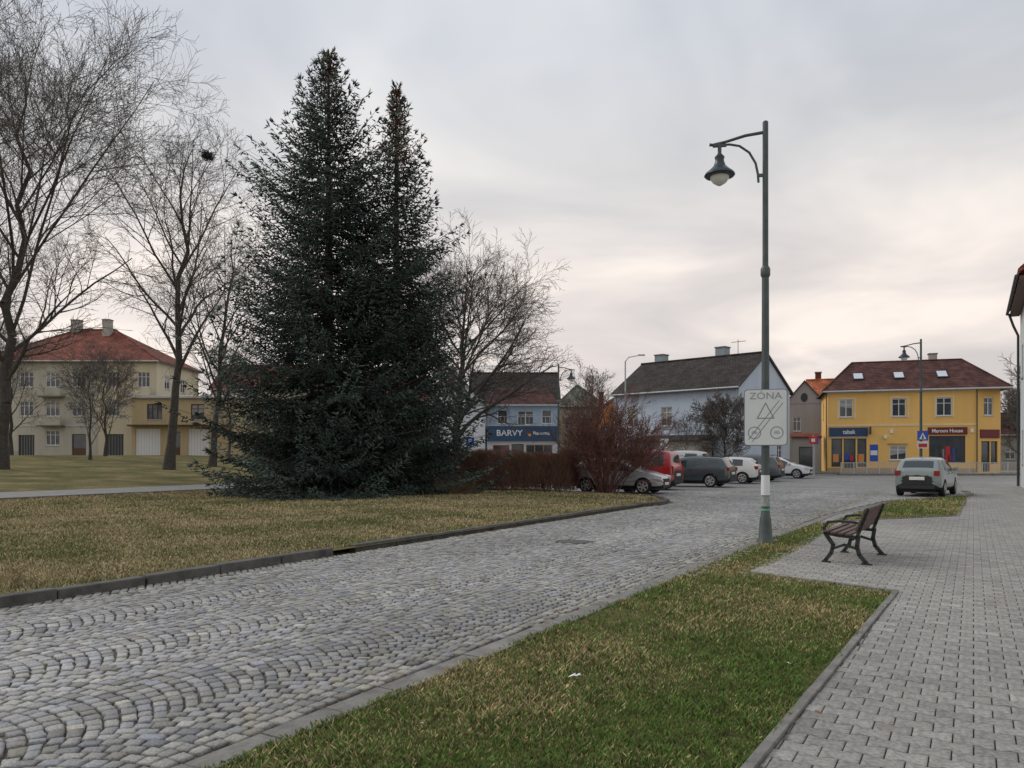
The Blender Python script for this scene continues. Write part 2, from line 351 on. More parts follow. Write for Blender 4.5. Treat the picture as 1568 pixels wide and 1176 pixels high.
# grass blades
def patch(x,y,s=1.):
    return (np.sin(x*1.3*s+np.sin(y*.9*s)*1.5)+np.sin(y*1.7*s+np.sin(x*1.1*s+2)*1.7)+.6*np.sin(x*3.9*s+y*2.3*s)+.5*np.sin(y*5.1*s-x*3.7*s))/3.1
def blades(name,poly,n,z0,green,hmin=.02,hmax=.05,ymax=30,ymin=2.2,G=(.12,.185,.045),S=(.43,.345,.18),B=(.17,.11,.065)):
    out=[]; got=0
    while got<n:
        m=n*2
        y=ymin*(ymax/ymin)**rng.random(m); x=(rng.random(m)*1.5-.75)*y
        k=inpoly(x,y,poly)
        out.append(np.stack([x[k],y[k]],1)); got+=k.sum()
        if len(out)>40: break
    P=np.concatenate(out)[:n]; x,y=P[:,0],P[:,1]
    bare=patch(x*.8+5,y*.8+1)+.4*patch(x,y,2.7)      # worn spots: fewer blades
    kk=~((bare>.62)&(rng.random(len(x))<.65)); x=x[kk];y=y[kk]; n=len(x)
    z=gzn(x,y)+z0
    pt=patch(x,y)+.5*patch(x*.31+3,y*.31)+rng.normal(0,.25,n); clump=patch(x,y,3.3)
    h=rng.uniform(hmin,hmax,n)*(1+.5*clump.clip(-.6,1)); w=.0028+.00042*y; h=h*(1+.012*y)
    az=rng.random(n)*2*np.pi; lean=rng.random(n)*.9+.15; fa=rng.random(n)*np.pi
    dx=np.cos(fa)*w;dy=np.sin(fa)*w
    tx=np.cos(az)*h*lean; ty=np.sin(az)*h*lean
    V=np.stack([np.stack([x-dx,y-dy,z-.004],1),np.stack([x+dx,y+dy,z-.004],1),np.stack([x+tx*.45+dx*.7,y+ty*.45+dy*.7,z+h*.62],1),np.stack([x+tx,y+ty,z+h],1)],1).reshape(-1,3)
    F=(np.arange(n)[:,None]*4+np.array([[0,1,2,3]])).reshape(-1,4)
    s=np.clip(.5-pt*.55+(.5-green),0,1)
    G=np.array(G);S=np.array(S);B=np.array(B)
    isS=rng.random(n)<s; c=np.where(isS[:,None],S,G)*(1+rng.normal(0,.25,n).clip(-.6,.6))[:,None]
    br=rng.random(n)<.10; c[br]=B
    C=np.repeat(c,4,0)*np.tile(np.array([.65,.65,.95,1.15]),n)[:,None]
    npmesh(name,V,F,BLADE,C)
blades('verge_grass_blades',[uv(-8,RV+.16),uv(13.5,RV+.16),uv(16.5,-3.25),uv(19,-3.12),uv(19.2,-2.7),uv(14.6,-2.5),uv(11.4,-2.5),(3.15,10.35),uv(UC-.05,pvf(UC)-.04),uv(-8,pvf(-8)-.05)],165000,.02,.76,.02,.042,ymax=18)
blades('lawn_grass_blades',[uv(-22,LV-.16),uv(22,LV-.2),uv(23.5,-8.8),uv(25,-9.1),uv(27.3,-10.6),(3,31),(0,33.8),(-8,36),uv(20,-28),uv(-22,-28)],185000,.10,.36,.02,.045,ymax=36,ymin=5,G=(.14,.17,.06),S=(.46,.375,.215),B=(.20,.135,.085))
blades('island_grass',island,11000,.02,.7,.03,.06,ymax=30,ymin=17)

# fallen leaves and litter
b=MB()
LEAF=mk('dry_leaf',(.20,.105,.05),.8,30,.5); PAPER=mk('white_paper',(.75,.75,.75),.7,20,.05)
def bit(x,y,z,s,m):
    az=random.uniform(0,6.28); c,sn=math.cos(az),math.sin(az); t=random.uniform(-.01,.015)
    p=[(-s,-s*.3,0),(0,-s*.55,t),(s,-s*.1,.004),(s*.6,s*.5,t+.006),(-s*.5,s*.45,.002)]
    b.poly([(x+c*a-sn*q,y+sn*a+c*q,z+r) for a,q,r in p],m)
for i in range(460):
    u=random.uniform(1,24); v=random.choice([random.uniform(-3.2,-.9),random.uniform(-3.4,2),random.uniform(-14,-8.8),random.uniform(-3.7,-3.2)])
    x,y=uv(u,v); bit(x,y,.045 if v>-8.6 else .15,random.uniform(.008,.022),LEAF)
b.obj('fallen_leaves')
b=MB()
for x,y,s in ((.42,5.35,.035),(.46,5.37,.025),(2.05,5.7,.022),(-.52,4.42,.015)): bit(x,y,.06,s,PAPER)
b.obj('litter')
print('ground',time.time()-T0)

# ------------------------------------------------------------------ trees
def tubes(segs,k):
    A=np.array([s[0] for s in segs]);B=np.array([s[1] for s in segs]);ra=np.array([s[2] for s in segs]);rb=np.array([s[3] for s in segs])
    d=B-A; d/=np.linalg.norm(d,axis=1)[:,None]+1e-9
    h=np.where(np.abs(d[:,2:3])<.9,np.array([[0,0,1.]]),np.array([[1.,0,0]])); x=np.cross(d,h); x/=np.linalg.norm(x,axis=1)[:,None]; y=np.cross(d,x)
    V=[]
    for P,r in ((A,ra),(B,rb)):
        for j in range(k):
            t=2*math.pi*j/k; V.append(P+(x*math.cos(t)+y*math.sin(t))*r[:,None])
    V=np.stack(V,1).reshape(-1,3); q=np.array([[j,(j+1)%k,k+(j+1)%k,k+j] for j in range(k)])
    F=(np.arange(len(A))[:,None,None]*2*k+q[None]).reshape(-1,4); return V,F
def segobj(name,parent,segs,m,k,smooth=True):
    if not segs: return
    V,F=tubes(segs,k); return npmesh(name,V,F,m,smooth=smooth,parent=parent)
def branch(out,p,d,L,r,lvl,maxl,R,up,kids,ang,wob,rmin,ref=None):
    n=max(2,min(7,int(L/.5)+1)) if lvl<maxl else 2
    sl=L/n; pts=[p]; rs=[r]
    for i in range(n):
        d=Vector((d.x+R.gauss(0,wob),d.y+R.gauss(0,wob),d.z+R.gauss(0,wob)+up*(.5 if lvl>1 else 1))).normalized()
        q=pts[-1]+d*sl; r1=max(rmin,r*(1-.72*(i+1)/n)); out.append((tuple(pts[-1]),tuple(q),rs[-1],r1)); pts.append(q); rs.append(r1)
    if lvl>=maxl: return
    nk=kids[lvl]
    if ref: nk=max(2,int(round(nk*min(1.1,(L/(ref*.5**(lvl-1)))**.8))))
    for j in range(nk):
        t=.22+.78*(j+R.random()*.8)/nk; t=min(.99,t); i=min(n-1,int(t*n)); f=t*n-i
        q=pts[i].lerp(pts[i+1],f); dd=(pts[i+1]-pts[i]).normalized()
        a=Vector((R.gauss(0,1),R.gauss(0,1),R.gauss(0,1))); a=(a-dd*a.dot(dd)).normalized(); th=math.radians(R.uniform(*ang))
        nd=dd*math.cos(th)+a*math.sin(th)
        branch(out,q,nd,L*R.uniform(.36,.58)*(1.15-.5*t),max(rmin,rs[i]*.55),lvl+1,maxl,R,up,kids,ang,wob,rmin,ref)
def bare_tree(name,x,y,H,rad,r0,th,seed,limbs=15,kids=(0,8,7,6),lean=(0,0),up=.06,twr=.011,spreadlow=.75,mat=None,upright=.5,z0=None,nest=None,lr=.45,topc=.5,ref=None):
    R=random.Random(seed); z=gz(x,y)+(.1 if z0 is None else z0); P=empty(name,(x,y,z)); segs=[]
    pts=[Vector((0,0,-.1))]; n=12
    for i in range(1,n+1):
        t=i/n; pts.append(Vector((lean[0]*t+R.gauss(0,.010*H*min(1,t*2)),lean[1]*t+R.gauss(0,.010*H*min(1,t*2)),H*.93*t)))
    rr=[r0*(1.45 if i==0 else 1)*(1-(i/n)*.93) for i in range(n+1)]
    for i in range(n): segs.append((tuple(pts[i]),tuple(pts[i+1]),rr[i],rr[i+1]))
    for j in range(limbs):
        t=th/H+(1-th/H)*(j/limbs)**1.05*.9; f=t*n; i=min(n-1,int(f)); q=pts[i].lerp(pts[i+1],f-i)
        az=j*2.4+R.uniform(-.4,.4); tt=(t-th/H)/(1-th/H)
        el=math.radians(upright*60+R.uniform(-8,14)+tt*18)
        el=min(el,1.32)
        d=Vector((math.cos(az)*math.cos(el),math.sin(az)*math.cos(el),math.sin(el)))
        prof=(spreadlow+(1-spreadlow)*min(1,tt*3)) if tt<.35 else (1-topc*((tt-.35)/.65))
        L=min(rad/max(.35,math.cos(el))*prof,(H*1.0-q.z)/max(.2,math.sin(el)+.1))*R.uniform(.85,1.08)
        branch(segs,q,d,L,rr[i]*lr,1,4,R,up,kids,(25,58),.10,twr,ref or rad*1.1)
    thick=[s for s in segs if s[2]>.05]; thin=[s for s in segs if s[2]<=.05]
    segobj('trunk_and_limbs',P,thick,mat or BARK,7); segobj('twigs',P,thin,mat or TWIG,3,False)
    if nest:
        ns=[]
        for i in range(200):
            c=Vector(nest)+Vector((R.gauss(0,.2),R.gauss(0,.2),R.gauss(0,.15))); dd=Vector((R.gauss(0,1),R.gauss(0,1),R.gauss(0,.5))).normalized()*.25; ns.append((tuple(c-dd),tuple(c+dd),.02,.012))
        segobj('nest',P,ns,BARK,3,False)
    return P
bare_tree('linden_tree',-30.6,46,25.5,9.0,.36,5.5,11,limbs=26,kids=(0,13,10,7),up=.045,twr=.009,upright=.70,lean=(1.6,0),lr=.42)
bare_tree('linden_tree',-23.2,52,23.8,5.2,.32,7,57,limbs=17,kids=(0,11,8,6),lean=(1.5,0),up=.035,upright=.86,twr=.009,lr=.5,nest=(2.6,0,21.2),topc=.25,ref=9)
bare_tree('linden_tree',-22.6,58,19,4.8,.26,4.5,13,limbs=16,kids=(0,10,7,6),up=.04,upright=.8,twr=.009,lean=(1.5,0),lr=.45,ref=7)
bare_tree('linden_tree',-3.9,54,14.6,6.0,.36,2.8,19,limbs=28,kids=(0,12,9,6),up=.04,upright=.66,twr=.009,lean=(.6,0),spreadlow=.95,lr=.5)
bare_tree('young_tree',-43,66,11,4,.17,2,21,limbs=14,kids=(0,8,7,5),up=.07,upright=.75,twr=.010)
bare_tree('young_tree',-37,70,9.5,3,.14,1.2,22,limbs=14,kids=(0,8,6,5),up=.07,upright=.95,twr=.010)
bare_tree('young_tree',-34,62,8,2.4,.12,1.2,23,limbs=12,kids=(0,7,6,5),up=.07,upright=.95,twr=.010)
bare_tree('young_tree',-25,68,10,3.4,.14,2,24,limbs=14,kids=(0,8,6,5),up=.07,upright=.8,twr=.010)
bare_tree('young_tree',12.9,57,4.6,1.6,.07,1.5,25,limbs=14,kids=(0,7,6,4),up=.06,upright=.7,twr=.008,z0=.02)
bare_tree('round_tree',15.9,57.5,5.7,2.3,.12,1.3,26,limbs=26,kids=(0,9,7,6),up=.05,upright=.6,twr=.010,z0=.02,ref=1.5)
bare_tree('background_tree',8.3,80,10,2.6,.12,2,27,limbs=12,kids=(0,7,6,4),up=.12,upright=1.,twr=.012)
for i,(x,y,h) in enumerate(((66,96,13),(61,92,9),(58,78,6.5),(72,100,13),(51,74,6),(56,84,8),(64,84,9))):
    bare_tree('background_tree',x,y,h,h*.38,.2,1.0,30+i,limbs=16,kids=(0,9,7,4),twr=.018,upright=.8)
def shrub(name,x,y,H,W,seed,mat,stems=34,kids=(0,7,5,4),r=.03,z0=.1,tw=.007):
    R=random.Random(seed); P=empty(name,(x,y,gz(x,y)+z0)); segs=[]
    for i in range(stems):
        az=R.uniform(0,6.28); e=R.uniform(.75,1.5); d=Vector((math.cos(az)*math.cos(e)*W/H*1.1,math.sin(az)*math.cos(e)*W/H*1.1,math.sin(e))).normalized()
        branch(segs,Vector((math.cos(az)*.3*W*.4*R.random(),math.sin(az)*.3*W*.4*R.random(),-.05)),d,H*R.uniform(.6,.98),r,1,4,R,.04,kids,(18,48),.08,tw)
    segobj('stems',P,segs,mat,3,False); return P
shrub('red_shrub',3.7,30.4,3.9,3.4,41,REDTW,stems=44,tw=.006)
shrub('red_shrub',5.0,32.6,2.5,2,42,REDTW,stems=20)
shrub('weed_clump',-5.75,8.75,.35,.8,43,mk('dry_weed',(.22,.18,.09),.9,5,.3),stems=22,kids=(0,4,3,2),r=.003,tw=.0016)
def hedge(name,a,c,w,H,n,mat,seed):
    r=np.random.default_rng(seed); a=np.array(a);c=np.array(c); d=c-a; L=np.linalg.norm(d); d/=L; nn=np.array([d[1],-d[0]])
    s=r.random(n)*L; o=(r.random(n)-.5)*w*(1+.12*np.sin(s*2.1)); zz=r.random(n)**.8*H*.93
    top=H*(.93+.05*np.sin(s*1.3)+.03*np.sin(s*4.7)); zz=np.minimum(zz,top)
    p=a[None]+d[None]*s[:,None]+nn[None]*o[:,None]; dirs=np.stack([r.normal(0,.33,n),r.normal(0,.33,n),np.ones(n)],1); dirs/=np.linalg.norm(dirs,axis=1)[:,None]
    l=r.uniform(.15,.42,n); A=np.stack([p[:,0],p[:,1],zz],1); B=A+dirs*l[:,None]; B[:,2]=np.minimum(B[:,2],top+r.uniform(0,.14,n))
    g=gzn(A[:,0],A[:,1])+.1; A[:,2]+=g;B[:,2]+=g
    segs=[(A[i],B[i],.008,.004) for i in range(n)]
    V,F=tubes(segs,3); npmesh(name,V,F,mat)
hedge('beech_hedge',(-6.5,35.3),(2.6,31.6),1.3,1.7,40000,HEDGETW,7)
# spruce
def spruce(name,x,y,H,Rm,slope,seed,pw=.5,topbrown=.16,zmin=.15,skew=0.,dens=1.):
    R=random.Random(seed); nr=np.random.default_rng(seed); P=empty(name,(x,y,gz(x,y)+.1))
    segs=[(( 0,0,-.1),(0,0,H*.5),.26,.15),((0,0,H*.5),(0,0,H),.15,.02)]
    O=[];Dv=[];Ln=[];Cl=[]
    def prof(z): 
        f=z/H; return max(.10,min(Rm*max(0,1-f)**pw,(H-z)*slope)*(1-.20*max(0,1-z/1.6)))
    z=zmin; az0=0
    while z<H-.12:
        pr=prof(z); nb=int((5+pr*1.5)*dens*(1.25 if z<2.5 else 1))
        for b in range(nb):
            az=az0+b*2*math.pi/nb+R.gauss(0,.28)
            L=pr*R.uniform(.60,1.10)*(1+.10*math.sin(az*3+z*.9)+skew*math.cos(az)); zz=z+R.uniform(-.18,.18)
            if R.random()<.10: L*=1.16
            f=z/H; e0=math.radians(-12+55*f**1.5+R.uniform(-8,8)); curl=.30+.25*R.random()
            n=max(3,int(L/.20)); s=np.linspace(0,1,n+1)
            rad=s*L*math.cos(e0); hz=zz+s*L*math.sin(e0)-.11*L*np.sin(s*3.14)*.9+curl*.30*L*s**3
            hz=np.maximum(hz,.05+.15*nr.random())
            cx=math.cos(az);sy=math.sin(az); bend=nr.normal(0,.05)*L*s**2
            px=cx*rad-sy*bend; py=sy*rad+cx*bend; pts=np.stack([px,py,hz],1)
            segs.append((tuple(pts[0]),tuple(pts[n//2]),.035*min(1,L/2),.02*min(1,L/2))); segs.append((tuple(pts[n//2]),tuple(pts[-1]),.02*min(1,L/2),.005))
            tone=R.uniform(.5,1.45); blue=R.uniform(-.1,.15)
            brown=(f>1-topbrown and R.random()<.55)
            for i in range(n+1):
                if s[i]*L<.22 and L>.8: continue
                ax=pts[min(n,i+1)]-pts[max(0,i-1)]; ax/=np.linalg.norm(ax)+1e-9
                side=np.array([-sy,cx,0.])
                for sg in (-1,1):
                    ll=(.16+.50*(1-s[i])**.8*min(L,3.2)*.55)*R.uniform(.65,1.25) if i<n else .16
                    dd=ax*.78+side*sg*.7+np.array([0,0,R.uniform(-.28,.0)]); dd/=np.linalg.norm(dd)
                    m=max(2,int(ll/.075)); t=(np.arange(m)+nr.random(m))/m
                    o=pts[i][None]+dd[None]*(t*ll)[:,None]; o[:,2]-=.22*ll*t**2
                    tw=dd[None]*.9+nr.normal(0,.36,(m,3)); tw[:,2]+=nr.uniform(-.65,.15,m)
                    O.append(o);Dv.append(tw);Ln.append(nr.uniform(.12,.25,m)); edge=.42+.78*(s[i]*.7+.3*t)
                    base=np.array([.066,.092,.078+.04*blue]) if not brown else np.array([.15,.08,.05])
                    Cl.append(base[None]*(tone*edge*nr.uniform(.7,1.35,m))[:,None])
            O.append(pts[-1][None].repeat(4,0)); Dv.append(ax[None]+nr.normal(0,.22,(4,3))); Ln.append(nr.uniform(.18,.34,4)); Cl.append(np.array([[.09,.125,.104]]).repeat(4,0)*tone)
        az0+=1.3; z+=(.33 if pr>2 else .27)*R.uniform(.8,1.2)
    O=np.concatenate(O);Dv=np.concatenate(Dv);Ln=np.concatenate(Ln);Cl=np.concatenate(Cl)
    if topbrown:
        m=420; zt=H-nr.random(m)**.7*H*.2; rr=np.minimum((H-zt)*slope*.7,1.1)*nr.random(m)+.05; aa=nr.random(m)*6.28
        O=np.concatenate([O,np.stack([rr*np.cos(aa),rr*np.sin(aa),zt],1)]); Dv=np.concatenate([Dv,np.stack([nr.normal(0,.2,m),nr.normal(0,.2,m),-np.ones(m)],1)]); Ln=np.concatenate([Ln,np.full(m,.14)]); Cl=np.concatenate([Cl,np.tile([[.18,.085,.05]],(m,1))])
    n=len(O); print(name,'twigs',n)
    Dv/=np.linalg.norm(Dv,axis=1)[:,None]+1e-9
    h=np.where(np.abs(Dv[:,2:3])<.9,np.array([[0,0,1.]]),np.array([[1.,0,0]])); X=np.cross(Dv,h); X/=np.linalg.norm(X,axis=1)[:,None]; Y=np.cross(Dv,X)
    w=nr.uniform(.018,.034,n); mid=O+Dv*(Ln*.4)[:,None]
    vs=[O]+[mid+(X*math.cos(t)+Y*math.sin(t))*w[:,None] for t in (0,2.094,4.189)]+[O+Dv*Ln[:,None]]
    V=np.stack(vs,1).reshape(-1,3); q=np.array([[0,2,1],[0,3,2],[0,1,3],[4,1,2],[4,2,3],[4,3,1]]); F=(np.arange(n)[:,None,None]*5+q[None]).reshape(-1,3)
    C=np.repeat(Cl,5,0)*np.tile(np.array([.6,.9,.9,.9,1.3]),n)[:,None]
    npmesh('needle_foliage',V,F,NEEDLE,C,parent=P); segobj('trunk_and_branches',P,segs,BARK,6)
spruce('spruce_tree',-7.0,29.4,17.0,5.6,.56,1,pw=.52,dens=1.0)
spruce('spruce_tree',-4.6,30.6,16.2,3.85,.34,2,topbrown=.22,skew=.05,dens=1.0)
shrub('dry_undergrowth',-2.2,29.3,.9,2.6,44,mk('dry_under',(.2,.13,.08),.9,5,.3),stems=40,kids=(0,4,3,2),r=.006,tw=.005)
print('trees',time.time()-T0)

# ------------------------------------------------------------------ buildings
def wall(mb,wn,p0,p1,z0,z1,ops,mat,depth=.16,frame=None,gl=None,sill=True):
    frame=frame or WHITE; gl=gl or GLASS
    p0=Vector((*p0,0));p1=Vector((*p1,0)); L=(p1-p0).length; d=(p1-p0)/L; o=Vector((d.y,-d.x,0))
    def pt(a,z,dep=0.): 
        q=p0+d*a-o*dep; return (q.x,q.y,z)
    xs=sorted({0,L,*[q[0] for q in ops],*[q[0]+q[2] for q in ops]}); zs=sorted({z0,z1,*[q[1] for q in ops],*[q[1]+q[3] for q in ops]})
    for i in range(len(xs)-1):
        for j in range(len(zs)-1):
            cx=(xs[i]+xs[i+1])/2; cz=(zs[j]+zs[j+1])/2
            if any(q[0]<cx<q[0]+q[2] and q[1]<cz<q[1]+q[3] for q in ops): continue
            mb.poly([pt(xs[i],zs[j]),pt(xs[i+1],zs[j]),pt(xs[i+1],zs[j+1]),pt(xs[i],zs[j+1])],mat)
    M=Matrix(((d.x,-o.x,0,p0.x),(d.y,-o.y,0,p0.y),(0,0,1,0),(0,0,0,1)))
    for q in ops:
        a,zb,w,h=q[:4]; ty=q[4] if len(q)>4 else 'win'; fr=q[5] if len(q)>5 else frame
        for c in ([(a,zb),(a+w,zb)],[(a+w,zb),(a+w,zb+h)],[(a+w,zb+h),(a,zb+h)],[(a,zb+h),(a,zb)]):
            mb.poly([pt(*c[0]),pt(*c[0],depth),pt(*c[1],depth),pt(*c[1])],mat)
        D=depth
        if ty=='garage' or ty=='solid':
            wn.box(a,D-.05,zb,a+w,D,zb+h,fr,M)
            n=int(w/.28)
            for k in range(1,n): wn.box(a+k*w/n-.012,D-.062,zb+.02,a+k*w/n+.012,D-.052,zb+h-.02,LGREY if fr!=LGREY else WHITE,M)
            continue
        wn.poly([pt(a,zb,D-.02),pt(a+w,zb,D-.02),pt(a+w,zb+h,D-.02),pt(a,zb+h,D-.02)],gl)
        t=.07
        wn.box(a,D-.08,zb,a+t,D-.03,zb+h,fr,M); wn.box(a+w-t,D-.08,zb,a+w,D-.03,zb+h,fr,M)
        wn.box(a+t,D-.078,zb,a+w-t,D-.032,zb+t,fr,M); wn.box(a+t,D-.078,zb+h-t,a+w-t,D-.032,zb+h,fr,M)
        nm={'win':1,'win3':2,'door':0,'shop':max(1,int(w/1.3)),'single':0}.get(ty,1)
        for k in range(nm):
            c=a+(k+1)*w/(nm+1); wn.box(c-.035,D-.085,zb+t,c+.035,D-.034,zb+h-t,fr,M)
        if ty in('win','win3'):
            wn.box(a+t,D-.074,zb+h*.68,a+w-t,D-.036,zb+h*.68+.045,fr,M)
            if random.random()<.6: wn.poly([pt(a+t,zb+h*random.uniform(.25,.6),D-.028),pt(a+w-t,zb+h*.5,D-.028),pt(a+w-t,zb+h-t,D-.028),pt(a+t,zb+h-t,D-.028)],mk('curtain',(.35,.35,.34),.9,8,.3))
            if sill: wn.box(a-.06,-.07,zb-.07,a+w+.06,D-.1,zb-.003,LGREY,M)
        if ty=='door': wn.box(a+t,D-.07,zb+.03,a+w-t,D-.035,zb+h*.35,fr,M)
        if ty=='shop':
            for k in range(int(w*2.5)):
                c=a+.15+random.random()*(w-.5); hh=random.uniform(.2,h*.6); wn.box(c,D-.026,zb+.08,c+random.uniform(.15,.4),D-.0215,zb+.08+hh,random.choice([SRED,TAN,WHITE,SBLUE,ORNG,DK,LGREY]),M)
def slab(mb,pts,t,mat,under=None):
    pts=[Vector(p) for p in pts]; n=(pts[1]-pts[0]).cross(pts[2]-pts[0]).normalized()
    if n.z<0: pts.reverse(); n=-n
    low=[p-Vector((0,0,t)) for p in pts]
    mb.poly(pts,mat); mb.poly(list(reversed(low)),under or mat)
    for i in range(len(pts)):
        j=(i+1)%len(pts); mb.poly([pts[i],low[i],low[j],pts[j]],under or mat)
def gable_roof(mb,W,D,ze,zr,oh,mat,walls,wmat,axis='x',x0=0,y0=0,t=.16):
    if axis=='x':
        k=(zr-ze)/(D/2); e=ze-k*oh
        slab(mb,[(x0-oh*.5,y0-oh,e),(x0+W+oh*.5,y0-oh,e),(x0+W+oh*.5,y0+D/2,zr),(x0-oh*.5,y0+D/2,zr)],t,mat,DK)
        slab(mb,[(x0-oh*.5,y0+D+oh,e),(x0+W+oh*.5,y0+D+oh,e),(x0+W+oh*.5,y0+D/2,zr),(x0-oh*.5,y0+D/2,zr)],t,mat,DK)
        for xx in (x0,x0+W): walls.poly([(xx,y0,ze-t),(xx,y0+D,ze-t),(xx,y0+D/2,zr-t)],wmat)
        mb.tube([(x0-oh*.5,y0-oh-.05,e-.06),(x0+W+oh*.5,y0-oh-.05,e-.06)],.07,LGREY,8)
        mb.tube([(x0-oh*.5,y0+D/2,zr+.03),(x0+W+oh*.5,y0+D/2,zr+.03)],.1,mat,8)
    else:
        k=(zr-ze)/(W/2); e=ze-k*oh
        for xe in (x0-oh,x0+W+oh): slab(mb,[(xe,y0-oh*.5,e),(xe,y0+D+oh*.5,e),(x0+W/2,y0+D+oh*.5,zr),(x0+W/2,y0-oh*.5,zr)],t,mat,DK)
        for yy in (y0,y0+D): walls.poly([(x0,yy,ze-t),(x0+W,yy,ze-t),(x0+W/2,yy,zr-t)],wmat)
def hip_roof(mb,W,D,ze,zr,oh,mat,x0=0,y0=0,run=None,t=.14):
    run=run or D/2; a=(x0-oh,y0-oh,ze);b_=(x0+W+oh,y0-oh,ze);c=(x0+W+oh,y0+D+oh,ze);d=(x0-oh,y0+D+oh,ze); r1=(x0+run,y0+D/2,zr);r2=(x0+W-run,y0+D/2,zr)
    for q in ([a,b_,r2,r1],[c,d,r1,r2],[b_,c,r2],[d,a,r1]): slab(mb,q,t,mat,DK)
    mb.tube([(x0-oh,y0-oh-.05,ze-.08),(x0+W+oh,y0-oh-.05,ze-.08)],.07,LGREY,8)
    for q in ([a,r1],[b_,r2],[r1,r2]): mb.tube([Vector(p)+Vector((0,0,.02)) for p in q],.09,mat,6)
def chimney(mb,x,y,z0,z1,w=.6,mat=None):
    mb.box(x,y,z0,x+w,y+w,z1,mat or GREYPL); mb.box(x-.06,y-.06,z1+.001,x+w+.06,y+w+.06,z1+.1,CONC)
def skylight(mb,x,y,z,k,w=.8,h=1.1):
    n=Vector((0,-k,1)).normalized(); s=Vector((0,1,k)).normalized(); c=Vector((x,y,z)); X=Vector((1,0,0))
    for g,e,m in ((.08,.0,DK),(0,.06,mk('skylight_glass',(.55,.6,.65),.1,2,.1,spec=1.))):
        p=[c+X*(sx*(w/2+g))+s*(sy*(h/2+g))+n*(.12+e*.5) for sx,sy in ((-1,-1),(1,-1),(1,1),(-1,1))]; q=[v-n*.14 for v in p]
        mb.poly(p,m)
        for i in range(4): mb.poly([q[i],q[(i+1)%4],p[(i+1)%4],p[i]],m)
def build(name,x,y,rz=0.,z=None): return empty(name,(x,y,gz(x,y)-.05 if z is None else z),rz)
def fin(P,w,wn,r): 
    w.obj('walls',P); wn.obj('windows',P); r.obj('roof',P)

# yellow corner shop house
P=build('yellow_house',27.15,66.2,math.radians(-18),z=.1); P.scale=(.887,.8,1); w,wn,r=MB(),MB(),MB()
wall(w,wn,(0,0),(12.7,0),0,7.0,[(1.05,4.75,1.2,1.5),(5.65,4.75,1.2,1.5),(9.4,4.75,1.3,1.5),(.35,.5,.95,2.4,'single',DK),(1.45,.15,1.05,2.75,'door',DK),(2.65,.5,.8,2.4,'single',DK),(5.45,1.1,1.45,1.2,'win'),(8.8,.9,3.0,2.2,'shop',BROWN)],YEL,gl=GLASS)
wall(w,wn,(12.7,0),(15.0,1.6),0,7.0,[(.85,4.75,1.1,1.5),(.55,.15,1.0,2.5,'door',DK),(1.65,.8,.8,1.85,'single',BROWN)],YEL)
wall(w,wn,(15,1.6),(15,9),0,7.0,[(2,4.75,1.2,1.5)],YEL); wall(w,wn,(15,9),(0,9),0,7,[],YEL); wall(w,wn,(0,9),(0,0),0,7,[(3,4.75,1.2,1.5)],YEL)
w.box(-.04,-.05,3.95,12.7,-.003,4.1,mk('pale_trim',(.75,.6,.35),.8,3,.08)); w.box(-.04,-.09,6.75,12.75,-.003,6.96,MATS['pale_trim']); w.box(-.02,-.04,0,12.6,-.003,.42,TAN)
for a in (1.05,5.65,9.4):
    for q in ((a-.17,4.6,a-.02,6.4),(a+1.33,4.6,a+1.48,6.4),(a-.02,6.27,a+1.33,6.42)): w.box(q[0],-.04,q[1],q[2],-.003,q[3],MATS['pale_trim'])
hip_roof(r,15.0,9.4,7.0,9.75,.45,TBR,run=2.6)
k=2.75/5.15
for xx in (2.9,6.5,10.2): skylight(r,xx,1.9,7.0+k*2.35,k)
chimney(r,9.6,4.7,9,10.3,.7)
for xx in (-.12,12.72): r.tube([(xx,-.14,.1),(xx,-.14,6.9)],.05,DK,8)
wn.box(.15,-.16,3.05,3.55,-.005,3.85,BLUE); wn.box(.15,-.17,3.02,3.55,-.162,3.06,WHITE)
text('tabak',.5,TEXTW,P,(1.9,-.17,3.47)); wn.box(3.7,-.9,3.25,3.78,-.05,3.9,BLUE); wn.box(3.75,-.05,1.0,4.45,-.005,2.4,SBLUE); wn.box(3.8,-.06,1.5,4.4,-.051,1.9,SWH)
wn.box(8.7,-.1,3.2,11.95,-.005,3.8,MAROON); text('Maroon House',.42,TEXTW,P,(10.3,-.11,3.5)); wn.box(5.3,-.1,2.4,7.0,-.005,2.5,TAN)
M=Matrix.Translation((12.7,0,0))@Matrix.Rotation(math.atan2(1.6,2.3),4,'Z'); wn.box(.4,-.1,2.9,2.6,-.005,3.6,MAROON,M)
wn.box(2.0,-.09,1.0,2.28,-.005,1.5,SRED); wn.box(4.95,-.25,4.9-2.0,5.2,-.01,3.15,WHITE)
for xx in (5.5,12.2): wn.box(xx,-.12,3.35,xx+.25,-.005,3.65,WHITE)
for aa in (.5,1.5,2.75): wn.box(aa,.10,.9,aa+.5,.105,1.6,random.choice([SWH,ORNG,SBLUE]))
fin(P,w,wn,r)

